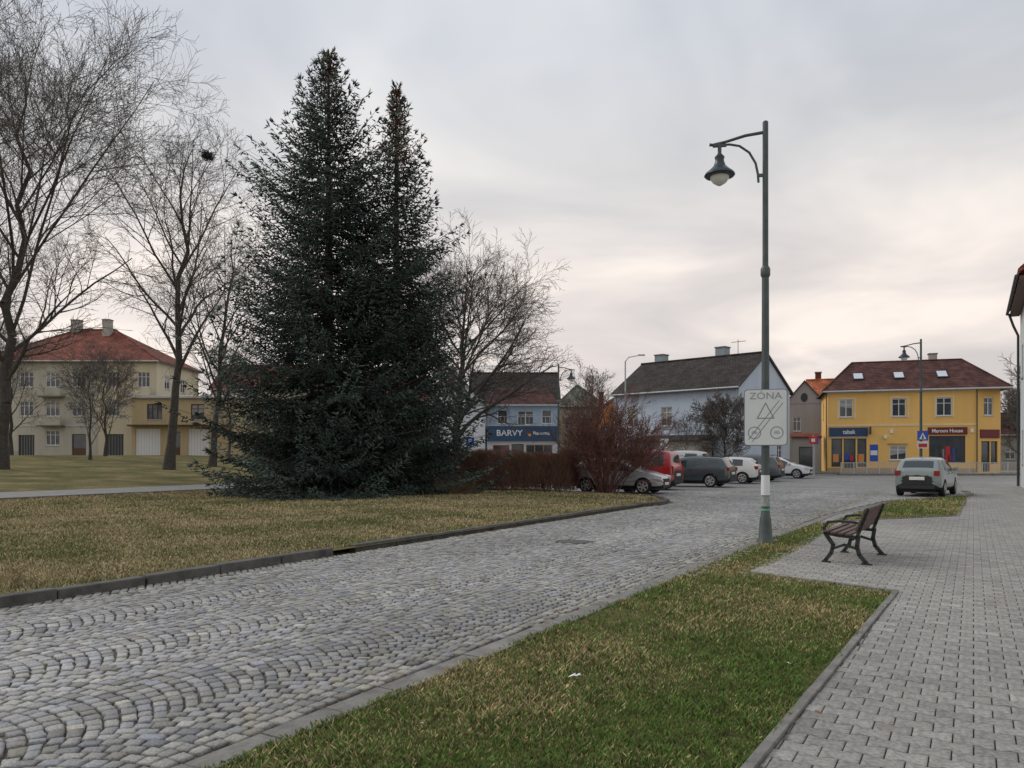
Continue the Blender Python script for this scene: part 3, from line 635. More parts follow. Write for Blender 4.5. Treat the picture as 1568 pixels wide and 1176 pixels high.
# white long house (ridge receding to the left)
rz=math.atan2(-8.4,8.6)
P=build('white_house',9.06,68.4,rz,z=.05); w,wn,r=MB(),MB(),MB(); Lw=12.05
wall(w,wn,(0,0),(Lw,0),0,7.0,[(1.5,4.0,1.1,1.6),(4.9,4.0,1.1,1.6),(9.0,4.3,1.1,1.5),(1.3,.8,1.3,1.4),(5.0,.1,2.4,2.3,'garage',LGREY),(8.6,.8,1.3,1.4)],WPL)
wall(w,wn,(Lw,0),(Lw,9),0,7.0,[(6.6,1.0,1.0,1.4)],WPL); wall(w,wn,(Lw,9),(0,9),0,7,[],WPL); wall(w,wn,(0,9),(0,0),0,7,[],WPL)
gable_roof(r,Lw,9,7.15,10.0,.4,TDK,w,WPL); chimney(r,1.2,4.6,9,10.7,.9,mk('metal_chimney',(.25,.3,.33),.6,4,.2)); chimney(r,7.4,4.6,9,10.8,.9,MATS['metal_chimney'])
w.box(-.02,-.05,3.1,Lw,-.003,3.25,LGREY); w.box(0,-.03,0,Lw,-.003,.7,GREYPL)
r.tube([(Lw-.15,-.1,0),(Lw-.15,-.1,6.9)],.05,LGREY,8)
r.tube([(9.6,4.5,9.9),(9.6,4.5,11.3)],.025,DK,6); r.box(9,4.48,11.1,10.3,4.52,11.14,DK)
fin(P,w,wn,r)
P=build('garage_annex',10.5,63.8,rz,z=.05); w,wn,r=MB(),MB(),MB()
wall(w,wn,(-.5,0),(5.6,0),0,2.7,[(.6,.1,2.2,2.1,'garage',LGREY),(3.4,.9,1.4,1.2)],GREYPL); wall(w,wn,(5.6,0),(5.6,2.0),0,2.7,[],GREYPL); wall(w,wn,(-.5,2.),(-.5,0),0,2.7,[],GREYPL)
slab(r,[(-.8,-.3,2.75),(5.9,-.3,2.75),(5.9,2.2,3.2),(-.8,2.2,3.2)],.12,TDK); fin(P,w,wn,r)

P=build('grey_house',26.9,76,math.radians(-20),z=.05); P.scale=(.72,1,1); w,wn,r=MB(),MB(),MB(); GP2=mk('warm_grey_plaster',(.36,.33,.32),.9,.5,.12,.2,20,streak=True)
wall(w,wn,(0,0),(5.2,0),0,6.6,[(1.1,3.9,1.0,1.4),(1.2,.9,1.1,1.3),(3.2,.1,1.0,2.2,'door',BROWN)],GP2); wall(w,wn,(5.2,0),(5.2,8),0,6.6,[],GP2); wall(w,wn,(0,8),(0,0),0,6.6,[],GP2)
gable_roof(r,5.2,8,6.7,8.9,.3,TDK,w,GP2,axis='y'); w.poly([(2.55+0.45*math.cos(t/12*6.283),-.02,7.2+.45*math.sin(t/12*6.283)) for t in range(12)],DK); fin(P,w,wn,r)
P=build('red_roof_house',30.4,79,math.radians(-20),z=.05); w,wn,r=MB(),MB(),MB()
wall(w,wn,(0,0),(9,0),0,6.5,[(.6,4.2,1.0,1.3),(4,4.2,1,1.3),(.6,1.1,1,1.3)],WHP); wall(w,wn,(0,8),(0,0),0,6.5,[],WHP); gable_roof(r,9,8,6.6,9.6,.3,ORT,w,WHP); chimney(r,.8,4.2,9.1,10.4,.6,TRED); fin(P,w,wn,r)
P=build('dark_annex',24.9,68.5,math.radians(-18),z=.05); w,wn,r=MB(),MB(),MB()
wall(w,wn,(0,0),(2.4,0),0,3.2,[(.6,.1,1.2,2.2,'door',DK)],GREYPL); slab(r,[(-.1,-.3,3.2),(2.5,-.3,3.2),(2.5,3,3.6),(-.1,3,3.6)],.12,TRED); fin(P,w,wn,r)

P=build('paint_shop',-2.45,75); w,wn,r=MB(),MB(),MB()
SH=3.6; BLU2=mk('shop_fascia_blue',(.02,.07,.15),.5,3,.1)
wall(w,wn,(0,0),(7.0,0),0,SH,[(.6,.15,1.6,2.2,'shop',SRED),(2.4,.15,1.2,2.3,'door',BROWN),(3.8,.3,2.6,2.1,'shop',TAN)],WHP); wall(w,wn,(7,0),(7,9),0,SH,[],WHP)
wn.box(.1,-.35,2.75,6.9,-.004,4.2,BLU2); text('BARVY',.8,TEXTW,P,(2.2,-.36,3.5),sx=1.05); text('Barevna',.5,TEXTW,P,(5.3,-.36,3.5))
wn.box(3.95,-.37,3.3,4.15,-.352,3.65,SRED); wn.box(4.05,-.375,3.2,4.3,-.372,3.45,YEL)
wn.box(0,-.3,4.2+.003,7.0,.5,4.3,LGREY)
for xx in np.linspace(.1,6.9,18): wn.box(xx,-.02,4.3,xx+.04,.02,5.1,LGREY)
wn.box(.1,-.025,5.1,6.95,.025,5.16,LGREY)
wall(w,wn,(0,1.5),(7,1.5),SH+.5,6.4,[(1.,4.5,1.,1.4,'single'),(3,4.4,1.6,1.4,'win'),(5.4,4.5,1.,1.4,'single')],mk('blue_grey_plaster',(.34,.44,.54),.9,1,.1))
slab(r,[(-.2,1.0,6.4),(7.2,1.0,6.4),(6.0,4.0,8.3),(.6,4.0,8.3)],.15,TBR,LGREY); slab(r,[(7.2,1.0,6.4),(7.2,9,6.4),(6.0,9,8.3),(6.0,4.0,8.3)],.15,TBR,LGREY); 
slab(r,[(0,0,SH+.62),(7,0,SH+.62),(7,9,SH+.62),(0,9,SH+.62)],.1,LGREY); fin(P,w,wn,r)
P=build('white_gabled_house',-8.8,74.4); w,wn,r=MB(),MB(),MB()
wall(w,wn,(0,0),(6.2,0),0,6.0,[(1.0,1.1,1.0,1.3),(3.2,1.1,1.0,1.3),(3.1,4.2,1.0,1.3)],WHP); wall(w,wn,(6.2,0),(6.2,9),0,6,[],WHP); wall(w,wn,(0,9),(0,0),0,6,[(2,1,1,1.3)],WHP)
gable_roof(r,6.2,9,6.1,9.6,.4,TDK,w,WHP,axis='y'); chimney(r,1.3,4,8,10.3); fin(P,w,wn,r)
P=build('dark_roof_house',-4.5,82); w,wn,r=MB(),MB(),MB(); wall(w,wn,(0,0),(9.5,0),0,7.2,[(2,4.8,1,1.3),(6,4.8,1,1.3)],WPL); wall(w,wn,(9.5,0),(9.5,8),0,7.2,[],WPL)
gable_roof(r,9.5,8,7.3,10.3,.4,TDK,w,WPL); fin(P,w,wn,r)
P=build('tan_house',5.3,88); w,wn,r=MB(),MB(),MB(); wall(w,wn,(0,0),(5.0,0),0,7.0,[(.8,4.4,.9,1.3),(2.6,4.4,.9,1.3)],CREAM); wall(w,wn,(5,0),(5,8),0,7,[],CREAM); hip_roof(r,5,8,7.0,9.7,.4,TGR,run=2.4); fin(P,w,wn,r)
P=build('orange_house',8.4,80); w,wn,r=MB(),MB(),MB(); wall(w,wn,(0,0),(5.2,0),0,5.6,[(.9,3.5,.9,1.2),(3,3.5,.9,1.2),(.9,1,.9,1.2),(3,1,.9,1.2)],ORNG); wall(w,wn,(5.2,0),(5.2,8),0,5.6,[],ORNG); gable_roof(r,5.2,8,5.7,7.9,.3,TBR,w,ORNG,axis='y'); chimney(r,1,3,6.5,8.4,.5,TRED); fin(P,w,wn,r)
P=build('background_house',52,92,z=0); w,wn,r=MB(),MB(),MB(); wall(w,wn,(0,0),(14,0),0,4.2,[(a,1.1,1.2,1.3) for a in (1,4,7,10)],GREYPL); wall(w,wn,(0,8),(0,0),0,4.2,[],GREYPL); gable_roof(r,14,8,4.3,6.8,.4,TBR,w,GREYPL); fin(P,w,wn,r)
P=build('background_house',72,88,z=0); w,wn,r=MB(),MB(),MB(); wall(w,wn,(0,0),(14,0),0,5.2,[(a,1.1,1.2,1.3) for a in (1,4,7,10)],CREAM2); wall(w,wn,(0,8),(0,0),0,5.2,[],CREAM2); gable_roof(r,14,8,5.3,8.4,.4,TRED,w,CREAM2); fin(P,w,wn,r)

# left apartment block: grey-cream part and cream part under one continuous red roof
OCH=mk('ochre_plaster',(.48,.38,.22),.9,.6,.15,.2,20,streak=True)
P=build('apartment_house',-56.5,82); w,wn,r=MB(),MB(),MB()
ops=[]
for fl in range(3):
    for xx in (1.2,4.0,6.8,9.6): ops.append((xx,1.2+fl*3.1,1.5,1.6,'win3'))
ops[3]=(9.6,.1,1.5,2.3,'door',BROWN); ops[1]=(3.9,.1,1.7,2.2,'garage',DK)
wall(w,wn,(0,0),(12.4,0),0,10.2,ops,CREAM2); wall(w,wn,(0,11),(0,0),0,10.2,[],GREYPL)
ops=[(a,z,1.3,1.6,'win3') for a in (1.0,4.2) for z in (1.3,4.3,7.4)]; ops[0]=(.8,.1,1.9,2.3,'garage',DK)
wall(w,wn,(12.4,0),(18.6,0),0,10.2,ops,CREAM); wall(w,wn,(18.6,0),(18.6,11),0,10.2,[(2,4.3,1.3,1.5),(6,7.3,1.3,1.5),(2,7.4,1.3,1.5)],CREAM)
w.box(0,-.06,3.2,12.4,-.003,3.35,LGREY); w.box(0,-.04,0,3.88,-.003,.6,GREYPL)
for fl in (1,2):
    zb=fl*3.1+.1; w.box(6.4,-.95,zb,8.9,-.004,zb+.14,CONC); w.box(6.4,-.95,zb+.141,8.9,-.9,zb+1.0,CREAM2)
    w.box(15.9,-.95,zb,18.3,-.004,zb+.14,CONC); w.box(15.9,-.95,zb+.141,18.3,-.9,zb+1.0,CREAM)
hip_roof(r,18.6,11,10.2,14.4,.5,TRED,run=7.2); chimney(r,6.6,5,12.5,15.4,.9); chimney(r,10.6,4.2,12.5,15.3,.8); fin(P,w,wn,r)
P=build('garage_house',-37.6,80.5); w,wn,r=MB(),MB(),MB()
wall(w,wn,(-2.2,0),(8.5,0),0,6.2,[(.4,.1,2.6,2.8,'garage',WHITE),(5.9,.1,2.2,2.8,'garage',WHITE),(1.6,3.9,1.6,1.6,'win3',BROWN),(6.2,3.9,1.4,1.6,'win',BROWN),(3.9,.1,1.2,2.5,'door',BROWN)],OCH); wall(w,wn,(8.5,0),(8.5,10),0,6.2,[],OCH); wall(w,wn,(-2.2,1.4),(-2.2,0),0,6.2,[],OCH)
w.box(-2.25,-.9,3.2,8.55,-.004,3.32,BROWN); slab(r,[(-2.4,-.3,6.3),(8.8,-.3,6.3),(8.8,1.3,6.5),(-2.4,1.3,6.5)],.2,LGREY); slab(r,[(-.2,1.31,6.5),(8.8,1.31,6.5),(8.8,10,6.6),(-.2,10,6.6)],.2,LGREY)
fin(P,w,wn,r)
P=build('red_roof_row_house',-36,92); w,wn,r=MB(),MB(),MB(); wall(w,wn,(0,0),(14,0),0,8.2,[(a,5.6,1.3,1.5) for a in (1,4,7,10)],CREAM); wall(w,wn,(14,0),(14,9),0,8.2,[],CREAM); gable_roof(r,14,9,8.3,11.4,.4,TRED,w,CREAM); fin(P,w,wn,r)
P=build('row_house',-22,88); w,wn,r=MB(),MB(),MB(); wall(w,wn,(0,0),(12,0),0,6.4,[(a,z,1.2,1.4) for a in (1,4,7,9.6) for z in (1.1,4)],CREAM2); wall(w,wn,(12,0),(12,9),0,6.4,[],CREAM2); gable_roof(r,12,9,6.5,9.6,.4,TRED,w,CREAM2); fin(P,w,wn,r)
P=build('row_house',-75,84); w,wn,r=MB(),MB(),MB(); wall(w,wn,(0,0),(17,0),0,8.4,[(a,z,1.3,1.5) for a in (1,4,7,10,13) for z in (1.1,4.2)],CREAM); gable_roof(r,17,9,8.5,12,.4,TRED,w,CREAM); fin(P,w,wn,r)

# building at the end of the right-hand pavement
p=uv(47.2,2.05); P=empty('corner_building',(p[0],p[1],0.),math.atan2(DY,DX))
w,wn,r=MB(),MB(),MB(); PP=mk('pale_plaster',(.50,.52,.53),.9,.6,.12,.2,20)
Wl=9.5; EZ=9.2
wall(w,wn,(0,0),(-Wl,0),0,EZ-.2,[(k,z,1.2,1.6) for k in (1.6,5.4) for z in (1.2,5.4)],PP)
wall(w,wn,(0,-10),(0,0),0,EZ-.2,[(3,5.4,1.2,1.6),(7,5.4,1.2,1.6)],PP); wall(w,wn,(-Wl,0),(-Wl,-10),0,EZ-.2,[(3,5.4,1.2,1.6),(7,5.4,1.2,1.6)],PP)
slab(r,[(.25,.5,EZ),(-Wl-.25,.5,EZ),(-Wl-.25,-5,EZ+5.2),(.25,-5,EZ+5.2)],.22,TRED,TRED); slab(r,[(.25,-10.5,EZ),(-Wl-.25,-10.5,EZ),(-Wl-.25,-5,EZ+5.2),(.25,-5,EZ+5.2)],.22,TRED,TRED)
for xx in (0,-Wl): w.poly([(xx,0,EZ-.2),(xx,-10,EZ-.2),(xx,-5,EZ+4.85)],PP)
r.box(-Wl-.2,.02,EZ-.45,.2,.44,EZ-.28,BROWN); r.tube([(.25,.56,EZ-.30),(-Wl-.25,.56,EZ-.30)],.07,DK,8)
r.tube([(-.2,.5,EZ-.35),(-.2,.3,EZ-1.),(-.2,.1,EZ-1.5),(-.2,.1,0)],.06,DK,8)
fin(P,w,wn,r)
print('bld',time.time()-T0)

b=MB()
for i in range(0,22):
    x=25.6+i*1.0
    b.box(x,59.9,0,x+.07,59.97,1.05,LGREY)
    for j in range(1,8): b.box(x+.07+j*.115,59.925,.22,x+.09+j*.115,59.945,.98,LGREY)
b.box(25.6,59.915,.98,47.6,59.955,1.03,LGREY); b.box(25.6,59.917,.18,47.6,59.953,.218,LGREY); b.box(25.4,59.8,0,47.8,60.1,.16,CONC)
b.obj('street_railing')

# ------------------------------------------------------------------ street lamps
def lamp(name,x,y,H=7.6,side=-1,rz=0.,z=.0,detail=True):
    P=empty(name,(x,y,z),rz); b=MB(); s=side
    b.tube([(0,0,-.05),(0,0,.05),(0,0,.10),(0,0,.38),(0,0,.46),(0,0,.50),(0,0,.62)],[.16,.155,.125,.105,.10,.085,.075],POLE,20)
    b.tube([(0,0,.6),(0,0,4.85)],[.075,.062],POLE,20)
    b.tube([(0,0,4.80),(0,0,4.84),(0,0,4.95),(0,0,5.0)],[.064,.085,.085,.06],POLE,20)
    b.tube([(0,0,4.98),(0,0,H-.02),(0,0,H)],[.052,.05,.03],POLE,16)
    b.obj('pole',P,smooth=True)
    b=MB(); za=H-.2
    b.tube([(0,0,za),(s*.35,0,za-.04),(s*.7,0,za-.13),(s*.93,0,za-.17),(s*.98,0,za-.16)],[.03,.028,.026,.026,.03],POLE,10)
    pts=[(s*.12,0,H-1.1),(s*.13,0,H-.95),(s*.17,0,H-.75),(s*.28,0,H-.55),(s*.45,0,H-.42),(s*.62,0,H-.38),(s*.78,0,H-.38)]
    b.tube(pts,.022,POLE,8); b.box(min(0,s*.14),-.025,H-1.0,max(0,s*.14),.025,H-.95,POLE)
    b.tube([(s*.80,0,H-.36),(s*.80,0,H-.55)],.035,POLE,10); b.box(s*.80-.12,-.03,H-.41,s*.80+.12,.03,H-.37,POLE)
    b.tube([(s*.80,0,H-.55),(s*.80,0,H-.60),(s*.80,0,H-.66),(s*.80,0,H-.76),(s*.80,0,H-.84),(s*.80,0,H-.89),(s*.80,0,H-.93),(s*.80,0,H-.95)],[.05,.09,.075,.11,.19,.255,.275,.255],mk('lamp_shade',(.025,.035,.045),.35,5,.3),24)
    b.obj('arm_and_shade',P,smooth=True)
    b=MB(); b.tube([(s*.8,0,H-.951),(s*.8,0,H-1.0),(s*.8,0,H-1.06),(s*.8,0,H-1.1),(s*.8,0,H-1.12)],[.17,.165,.12,.06,.02],mk('frosted_glass',(.7,.72,.68),.15,5,.05),20); b.obj('glass_bowl',P,smooth=True)
    return P
LX,LY=4.565,13.86
P=lamp('street_lamp',LX,LY,7.62,rz=math.radians(-10))
b=MB()
b.tube([(0,0,.88),(0,0,.98),(0,0,1.06),(0,0,1.24)],[.0775,.0775,.0765,.0765],SWH,20); b.tube([(0,0,.60),(0,0,.64)],[.083,.082],mk('green_tape',(.12,.35,.2),.5,9,.2),20)
b.tube([(0,0,.68),(0,0,.86)],[.078,.0775],mk('grey_sticker',(.3,.32,.31),.7,25,.35),20); b.obj('stickers',P,smooth=True)
lamp('street_lamp',21.1,39.7,7.6,rz=math.radians(-12)); lamp('street_lamp',2.9,48,7.3,side=1,rz=math.radians(5))
P=empty('tall_street_lamp',(8.1,55,0)); b=MB(); b.tube([(0,0,0),(0,0,1),(0,0,8.3),(.25,0,8.6),(1.1,0,8.75)],[.09,.07,.05,.035,.03],LGREY,10); b.box(.9,-.08,8.7,1.4,.08,8.8,LGREY); b.obj('pole_and_head',P)
def sign_post(name,x,y,rz,parts,H,rp=.03,z=0.):
    P=empty(name,(x,y,z),rz); b=MB(); b.tube([(0,0,0),(0,0,H)],rp,LGREY,10); b.obj('post',P); return P
P=empty('traffic_sign',(LX,LY,0),math.radians(-17)); b=MB()
x0,x1,z0,z1=-.37,.37,1.77,2.78
def rrect(x0,z0,x1,z1,y,r,mat,mb,th=.012):
    pts=[]
    for cx,cz,a in ((x1-r,z0+r,-90),(x1-r,z1-r,0),(x0+r,z1-r,90),(x0+r,z0+r,180)):
        for k in range(5): t=math.radians(a+k*22.5); pts.append((cx+r*math.cos(t),cz+r*math.sin(t)))
    mb.poly([(p[0],y,p[1]) for p in pts],mat); mb.poly([(p[0],y+th,p[1]) for p in reversed(pts)],mat)
    n=len(pts)
    for i in range(n):
        j=(i+1)%n; mb.poly([(pts[i][0],y,pts[i][1]),(pts[i][0],y+th,pts[i][1]),(pts[j][0],y+th,pts[j][1]),(pts[j][0],y,pts[j][1])],mat)
rrect(x0,z0,x1,z1,-.115,.06,SGR,b,.02); rrect(x0+.014,z0+.014,x1-.014,z1-.014,-.119,.05,SWH,b,.003)
def ringline(pts,wd,y,mat,closed=True):
    n=len(pts)
    for i in range(n if closed else n-1):
        a=Vector(pts[i]);c=Vector(pts[(i+1)%n]); d=(c-a).normalized(); q=Vector((-d.y,d.x))*wd/2; e=d*wd*.3
        b.poly([(p.x,y,p.y) for p in (a-e-q,c+e-q,c+e+q,a-e+q)],mat)
GR=mk('sign_symbol_grey',(.27,.29,.29),.6,5,.1); FA=mk('sign_symbol_faded',(.42,.44,.44),.6,5,.1)
ringline([(-.14,2.26),(.14,2.26),(0,2.53)],.020,-.1200,GR)
for cx in (-.19,.19):
    ringline([(cx+.105*math.cos(t/20*6.283),2.0+.105*math.sin(t/20*6.283)) for t in range(20)],.016,-.1206,GR)
    b.poly([(cx-.05,-.1209,1.98),(cx+.05,-.1209,1.98),(cx+.05,-.1209,2.01),(cx+.025,-.1209,2.035),(cx-.025,-.1209,2.035),(cx-.05,-.1209,2.01)],FA)
for o in (-.03,.03): ringline([(-.26+o,1.86-o*.7),(.26+o,2.55-o*.7)],.010,-.1212,mk('sign_black',(.12,.13,.13),.5,5,.1),False)
b.obj('panel',P); text('ZÓNA',.17,GR,P,(0,-.121,2.655),ext=.001,sx=1.12,bold=.0)
b=MB()
for zz in (1.95,2.6): b.box(-.09,-.094,zz,.09,-.06,zz+.04,LGREY); b.tube([(0,0,zz),(0,0,zz+.04)],.082,LGREY,16)
b.obj('brackets',P)
P=empty('pedestrian_sign',(21.1,39.55,0),-.35); b=MB(); b.box(-.25,-.1,2.35,.25,-.075,2.85,SBLUE); b.poly([(-.17,-.104,2.42),(.17,-.104,2.42),(0,-.104,2.76)],SWH); b.poly([(-.05,-.107,2.45),(.05,-.107,2.45),(0,-.107,2.68)],DK)
b.box(-.25,-.1,1.95,.25,-.075,2.3,SWH); b.box(-.2,-.105,2.0,.2,-.102,2.2,SRED); b.obj('panel',P)
for x,y,m1,rt in ((23.6,60,SBLUE,-.4),(22.7,58,SRED,-.3)):
    P=sign_post('road_sign',x,y,rt,None,3.1); b=MB(); b.box(-.28,-.06,2.45,.28,-.035,3.0,m1); b.box(-.13,-.065,2.6,.13,-.0615,2.85,SWH); b.obj('panel',P)
P=sign_post('parking_sign',-3.05,56,0,None,3.0,z=gz(-3,56)); b=MB(); b.box(-.3,-.06,2.3,.3,-.035,2.9,SBLUE); b.obj('panel',P); text('P',.5,TEXTW,P,(0,-.065,2.6),ext=.003)
P=sign_post('parking_sign',9.3,47,-.2,None,2.6); b=MB(); b.box(-.25,-.06,1.9,.25,-.035,2.6,SWH); b.obj('panel',P)

# ------------------------------------------------------------------ bench
P=empty('park_bench',(5.22,11.72,.03),math.pi/2-TH-math.radians(3)); IRON=mk('cast_iron_green',(.02,.028,.024),.5,10,.3,.2,60); SL=mk('bench_wood',(.095,.055,.045),.6,9,.35,.2,60)
for k,xx in enumerate((-.68,.68)):
    b=MB()
    def strip(pts,w,t=.05):
        for a,c in zip(pts,pts[1:]):
            a=Vector((0,*a));c=Vector((0,*c)); d=(c-a).normalized(); n=Vector((0,-d.z,d.y))*w/2; e=d*w*.25
            q=[a-e-n,c+e-n,c+e+n,a-e+n]; 
            lo=[p+Vector((-t/2,0,0)) for p in q];hi=[p+Vector((t/2,0,0)) for p in q]
            b.poly(lo,IRON);b.poly(list(reversed(hi)),IRON)
            for i in range(4): b.poly([lo[i],hi[i],hi[(i+1)%4],lo[(i+1)%4]],IRON)
    strip([(.30,0),(.27,.04),(.20,.14),(.17,.26),(.24,.36),(.28,.42)],.05)
    strip([(-.30,0),(-.26,.04),(-.18,.14),(-.15,.26),(-.17,.40)],.055)
    strip([(.19,.20),(.02,.27),(-.16,.22)],.035); strip([(.32,.0),(.22,.0)],.04,.07); strip([(-.34,.0),(-.22,.0)],.04,.07)
    strip([(.29,.43),(.1,.40),(-.15,.385),(-.19,.5),(-.25,.66),(-.30,.80)],.045)
    strip([(.28,.43),(.30,.50),(.24,.59),(.08,.61),(-.12,.60),(-.22,.58)],.035)
    b.obj('side_frame_%d'%(k+1),P,bevel=.006,loc=(xx,0,0))
b=MB()
for yy,zz in ((.25,.445),(.15,.43),(.05,.42),(-.05,.413)): b.box(-.78,yy-.042,zz,.78,yy+.042,zz+.032,SL)
b.obj('seat',P,bevel=.008)
b=MB()
for t in (.14,.38,.62,.84):
    yy=-.165-.145*t; zz=.46+.36*t; M=Matrix.Translation((0,yy,zz))@Matrix.Rotation(math.radians(20),4,'X'); b.box(-.78,.008,-.038,.78,.038,.038,SL,M)
b.obj('backrest',P,bevel=.008)

# ------------------------------------------------------------------ cars
def car(name,x,y,heading,L=4.1,W=1.7,H=1.47,paint=(.3,.3,.32),kind='hatch'):
    P=empty(name,(x,y,gz(x,y)+.03),math.atan2(heading[1],heading[0])); nm='paint_%d_%d_%d'%tuple(int(c*100) for c in paint)
    pm=mk(nm,paint,.28,.8,.06,spec=.6)
    if 'Coat Weight' in pm.node_tree.nodes['Principled BSDF'].inputs: pm.node_tree.nodes['Principled BSDF'].inputs['Coat Weight'].default_value=.6
    g=mk('car_glass',(.02,.025,.03),.06,2,.3,spec=1.)
    if kind=='hatch': st=[(0,.42,.72,.80,.80,0,0),(.012,.28,.80,.97,.90,0,0),(.03,.24,.93,1.02,.96,0,1),(.12,.22,.96,1.38,.985,0,0),(.17,.22,.96,1.43,1,1,0),(.36,.22,.95,1.47,1,0,0),(.385,.22,.945,1.47,1,1,0),(.58,.22,.93,1.42,1,1,1),(.735,.22,.93,1.0,.99,0,0),(.76,.22,.93,.965,.99,0,0),(.88,.22,.84,.87,.97,0,0),(.955,.24,.72,.76,.90,0,0),(.985,.27,.62,.66,.82,0,0),(1,.36,.5,.54,.72,0,0)]
    elif kind=='wagon': st=[(0,.42,.72,.80,.82,0,0),(.01,.28,.82,.99,.92,0,0),(.022,.24,.95,1.03,.97,0,1),(.075,.22,.97,1.40,.985,0,0),(.095,.22,.97,1.44,1,1,0),(.24,.22,.96,1.48,1,0,0),(.26,.22,.96,1.48,1,1,0),(.41,.22,.95,1.49,1,0,0),(.43,.22,.945,1.49,1,1,0),(.60,.22,.93,1.43,1,1,1),(.745,.22,.93,1.0,.99,0,0),(.765,.22,.93,.965,.99,0,0),(.88,.22,.84,.88,.97,0,0),(.955,.24,.74,.78,.90,0,0),(.985,.27,.62,.66,.82,0,0),(1,.36,.5,.54,.72,0,0)]
    else: st=[(0,.42,.80,.9,.86,0,0),(.008,.28,.9,1.08,.94,0,0),(.02,.24,1.02,1.14,.97,0,1),(.045,.22,1.04,1.68,.985,0,0),(.07,.22,1.04,1.76,1,1,0),(.30,.22,1.03,1.80,1,0,0),(.33,.22,1.03,1.80,1,1,0),(.60,.22,1.02,1.73,1,1,1),(.78,.22,1.02,1.14,.99,0,0),(.80,.22,1.0,1.09,.98,0,0),(.90,.22,.9,.96,.96,0,0),(.955,.24,.8,.84,.90,0,0),(.985,.27,.64,.7,.82,0,0),(1,.36,.5,.54,.74,0,0)]
    hs=H/{'hatch':1.47,'wagon':1.49,'van':1.8}[kind]; bm=bmesh.new(); rings=[]
    for s,lo,be,to,wf,sg,tg in st:
        be*=hs;to*=hs; X=(s-.5)*L; w=W/2*wf; wr=w*.965-max(0,to-be)*.27; mid=(lo+be)*.5
        half=[(0,lo),(w*.86,lo),(w*.985,lo+.10*(be-lo)+.02),(w,mid),(w*.965,be),(wr,max(be+.01,to-.055)),(wr*.84,to-.004),(0,to+.014)]
        pts=half+[(-a,z) for a,z in reversed(half[1:-1])]
        rings.append([bm.verts.new((X,a,z)) for a,z in pts])
    n=len(rings[0]); mats=[pm,g,PLAST]
    for i in range(len(rings)-1):
        sg,tg=st[i][5],st[i][6]
        for j in range(n):
            f=bm.faces.new((rings[i][j],rings[i][(j+1)%n],rings[i+1][(j+1)%n],rings[i+1][j])); f.smooth=True
            jj=j if j<7 else 13-j
            m=0
            if jj in(0,1): m=2
            if jj==4 and sg: m=1
            if jj==6 and tg: m=1
            f.material_index=m
    for rg,rev in ((rings[0],True),(rings[-1],False)):
        f=bm.faces.new(list(reversed(rg)) if rev else rg); f.material_index=2
    bmesh.ops.recalc_face_normals(bm,faces=bm.faces[:])
    me=bpy.data.meshes.new('body'); bm.to_mesh(me); bm.free()
    for m in mats: me.materials.append(m)
    o=bpy.data.objects.new('body',me); COL.objects.link(o); ss=o.modifiers.new('s','SUBSURF'); ss.levels=2; ss.render_levels=2
    rw=.31 if kind!='van' else .32; wx=[(-.5+.195)*L,(-.5+.81)*L]; cut=[]
    for xx in wx:
        bpy.ops.mesh.primitive_cylinder_add(radius=rw+.055,depth=W+.4,vertices=32,location=(xx,0,rw+.0),rotation=(math.pi/2,0,0)); c=bpy.context.object; cut.append(c)
        c.data.materials.append(PLAST); md=o.modifiers.new('b','BOOLEAN'); md.object=c; md.operation='DIFFERENCE'; md.solver='EXACT'
    bpy.context.view_layer.update(); me2=bpy.data.meshes.new_from_object(o.evaluated_get(bpy.context.evaluated_depsgraph_get()))
    bpy.data.objects.remove(o)
    for c in cut: bpy.data.objects.remove(c)
    if hasattr(me2,'set_sharp_from_angle'): me2.set_sharp_from_angle(angle=math.radians(50))
    o=bpy.data.objects.new('body',me2); link(o,P)
    b=MB(); b.box(wx[0]-.5,-W/2*.72,.16,wx[1]+.5,W/2*.72,.5,PLAST); b.obj('underbody',P)
    b=MB()
    for xx in wx:
        for s in (-1,1):
            yo=s*(W/2-.01); yi=s*(W/2-.21)
            b.tube([(xx,yi,rw),(xx,yi+s*.02,rw),(xx,yo-s*.02,rw),(xx,yo,rw)],[rw-.03,rw,rw,rw-.03],TYRE,24)
            b.tube([(xx,yo,rw),(xx,yo+s*.004,rw)],[.215,.21],DK,24)
            for k in range(6):
                M=Matrix.Translation((xx,yo+s*.012,rw))@Matrix.Rotation(k*math.pi/3+.3,4,'Y'); b.box(-.03,-.006,.0,.03,.006,.2,CHROME,M)
            b.tube([(xx,yo+s*.003,rw),(xx,yo+s*.02,rw)],[.06,.05],CHROME,12)
            ringp=[(xx+.205*math.cos(t/24*6.2832),yo+s*.008,rw+.205*math.sin(t/24*6.2832)) for t in range(25)]; b.tube(ringp,.014,CHROME,6,False)
    b.obj('wheels',P,smooth=True)
    b=MB(); hw=W/2
    for s in (-1,1):
        if kind=='van': b.box(-L/2-.005,s*hw*.80-.07,.95*hs*.72,-L/2+.14,s*hw*.80+.07,1.2*hs*.9,TAIL)
        else: b.box(-L/2-.005,s*hw*.80-.10,.79*hs,-L/2+.17,s*hw*.80+.10,.97*hs,TAIL)
        M=Matrix.Translation((L/2-.20,s*hw*.70,.66*hs))@Matrix.Rotation(-s*.35,4,'Z')@Matrix.Rotation(.25,4,'Y'); b.box(-.17,-.17,-.07,.13,.17,.085,HEAD,M)
        mx=(-.5+.69)*L; b.box(mx-.07,s*hw*.97-.0 if s>0 else -hw*.97-.17,.93*hs,mx+.07,s*hw*.97+.17 if s>0 else -hw*.97,1.07*hs,pm)
    b.box(-L/2-.025,-.26,.62*hs,-L/2+.08,.26,.74*hs,PLATE); b.box(L/2-.08,-.26,.36,L/2+.012,.26,.47,PLATE)
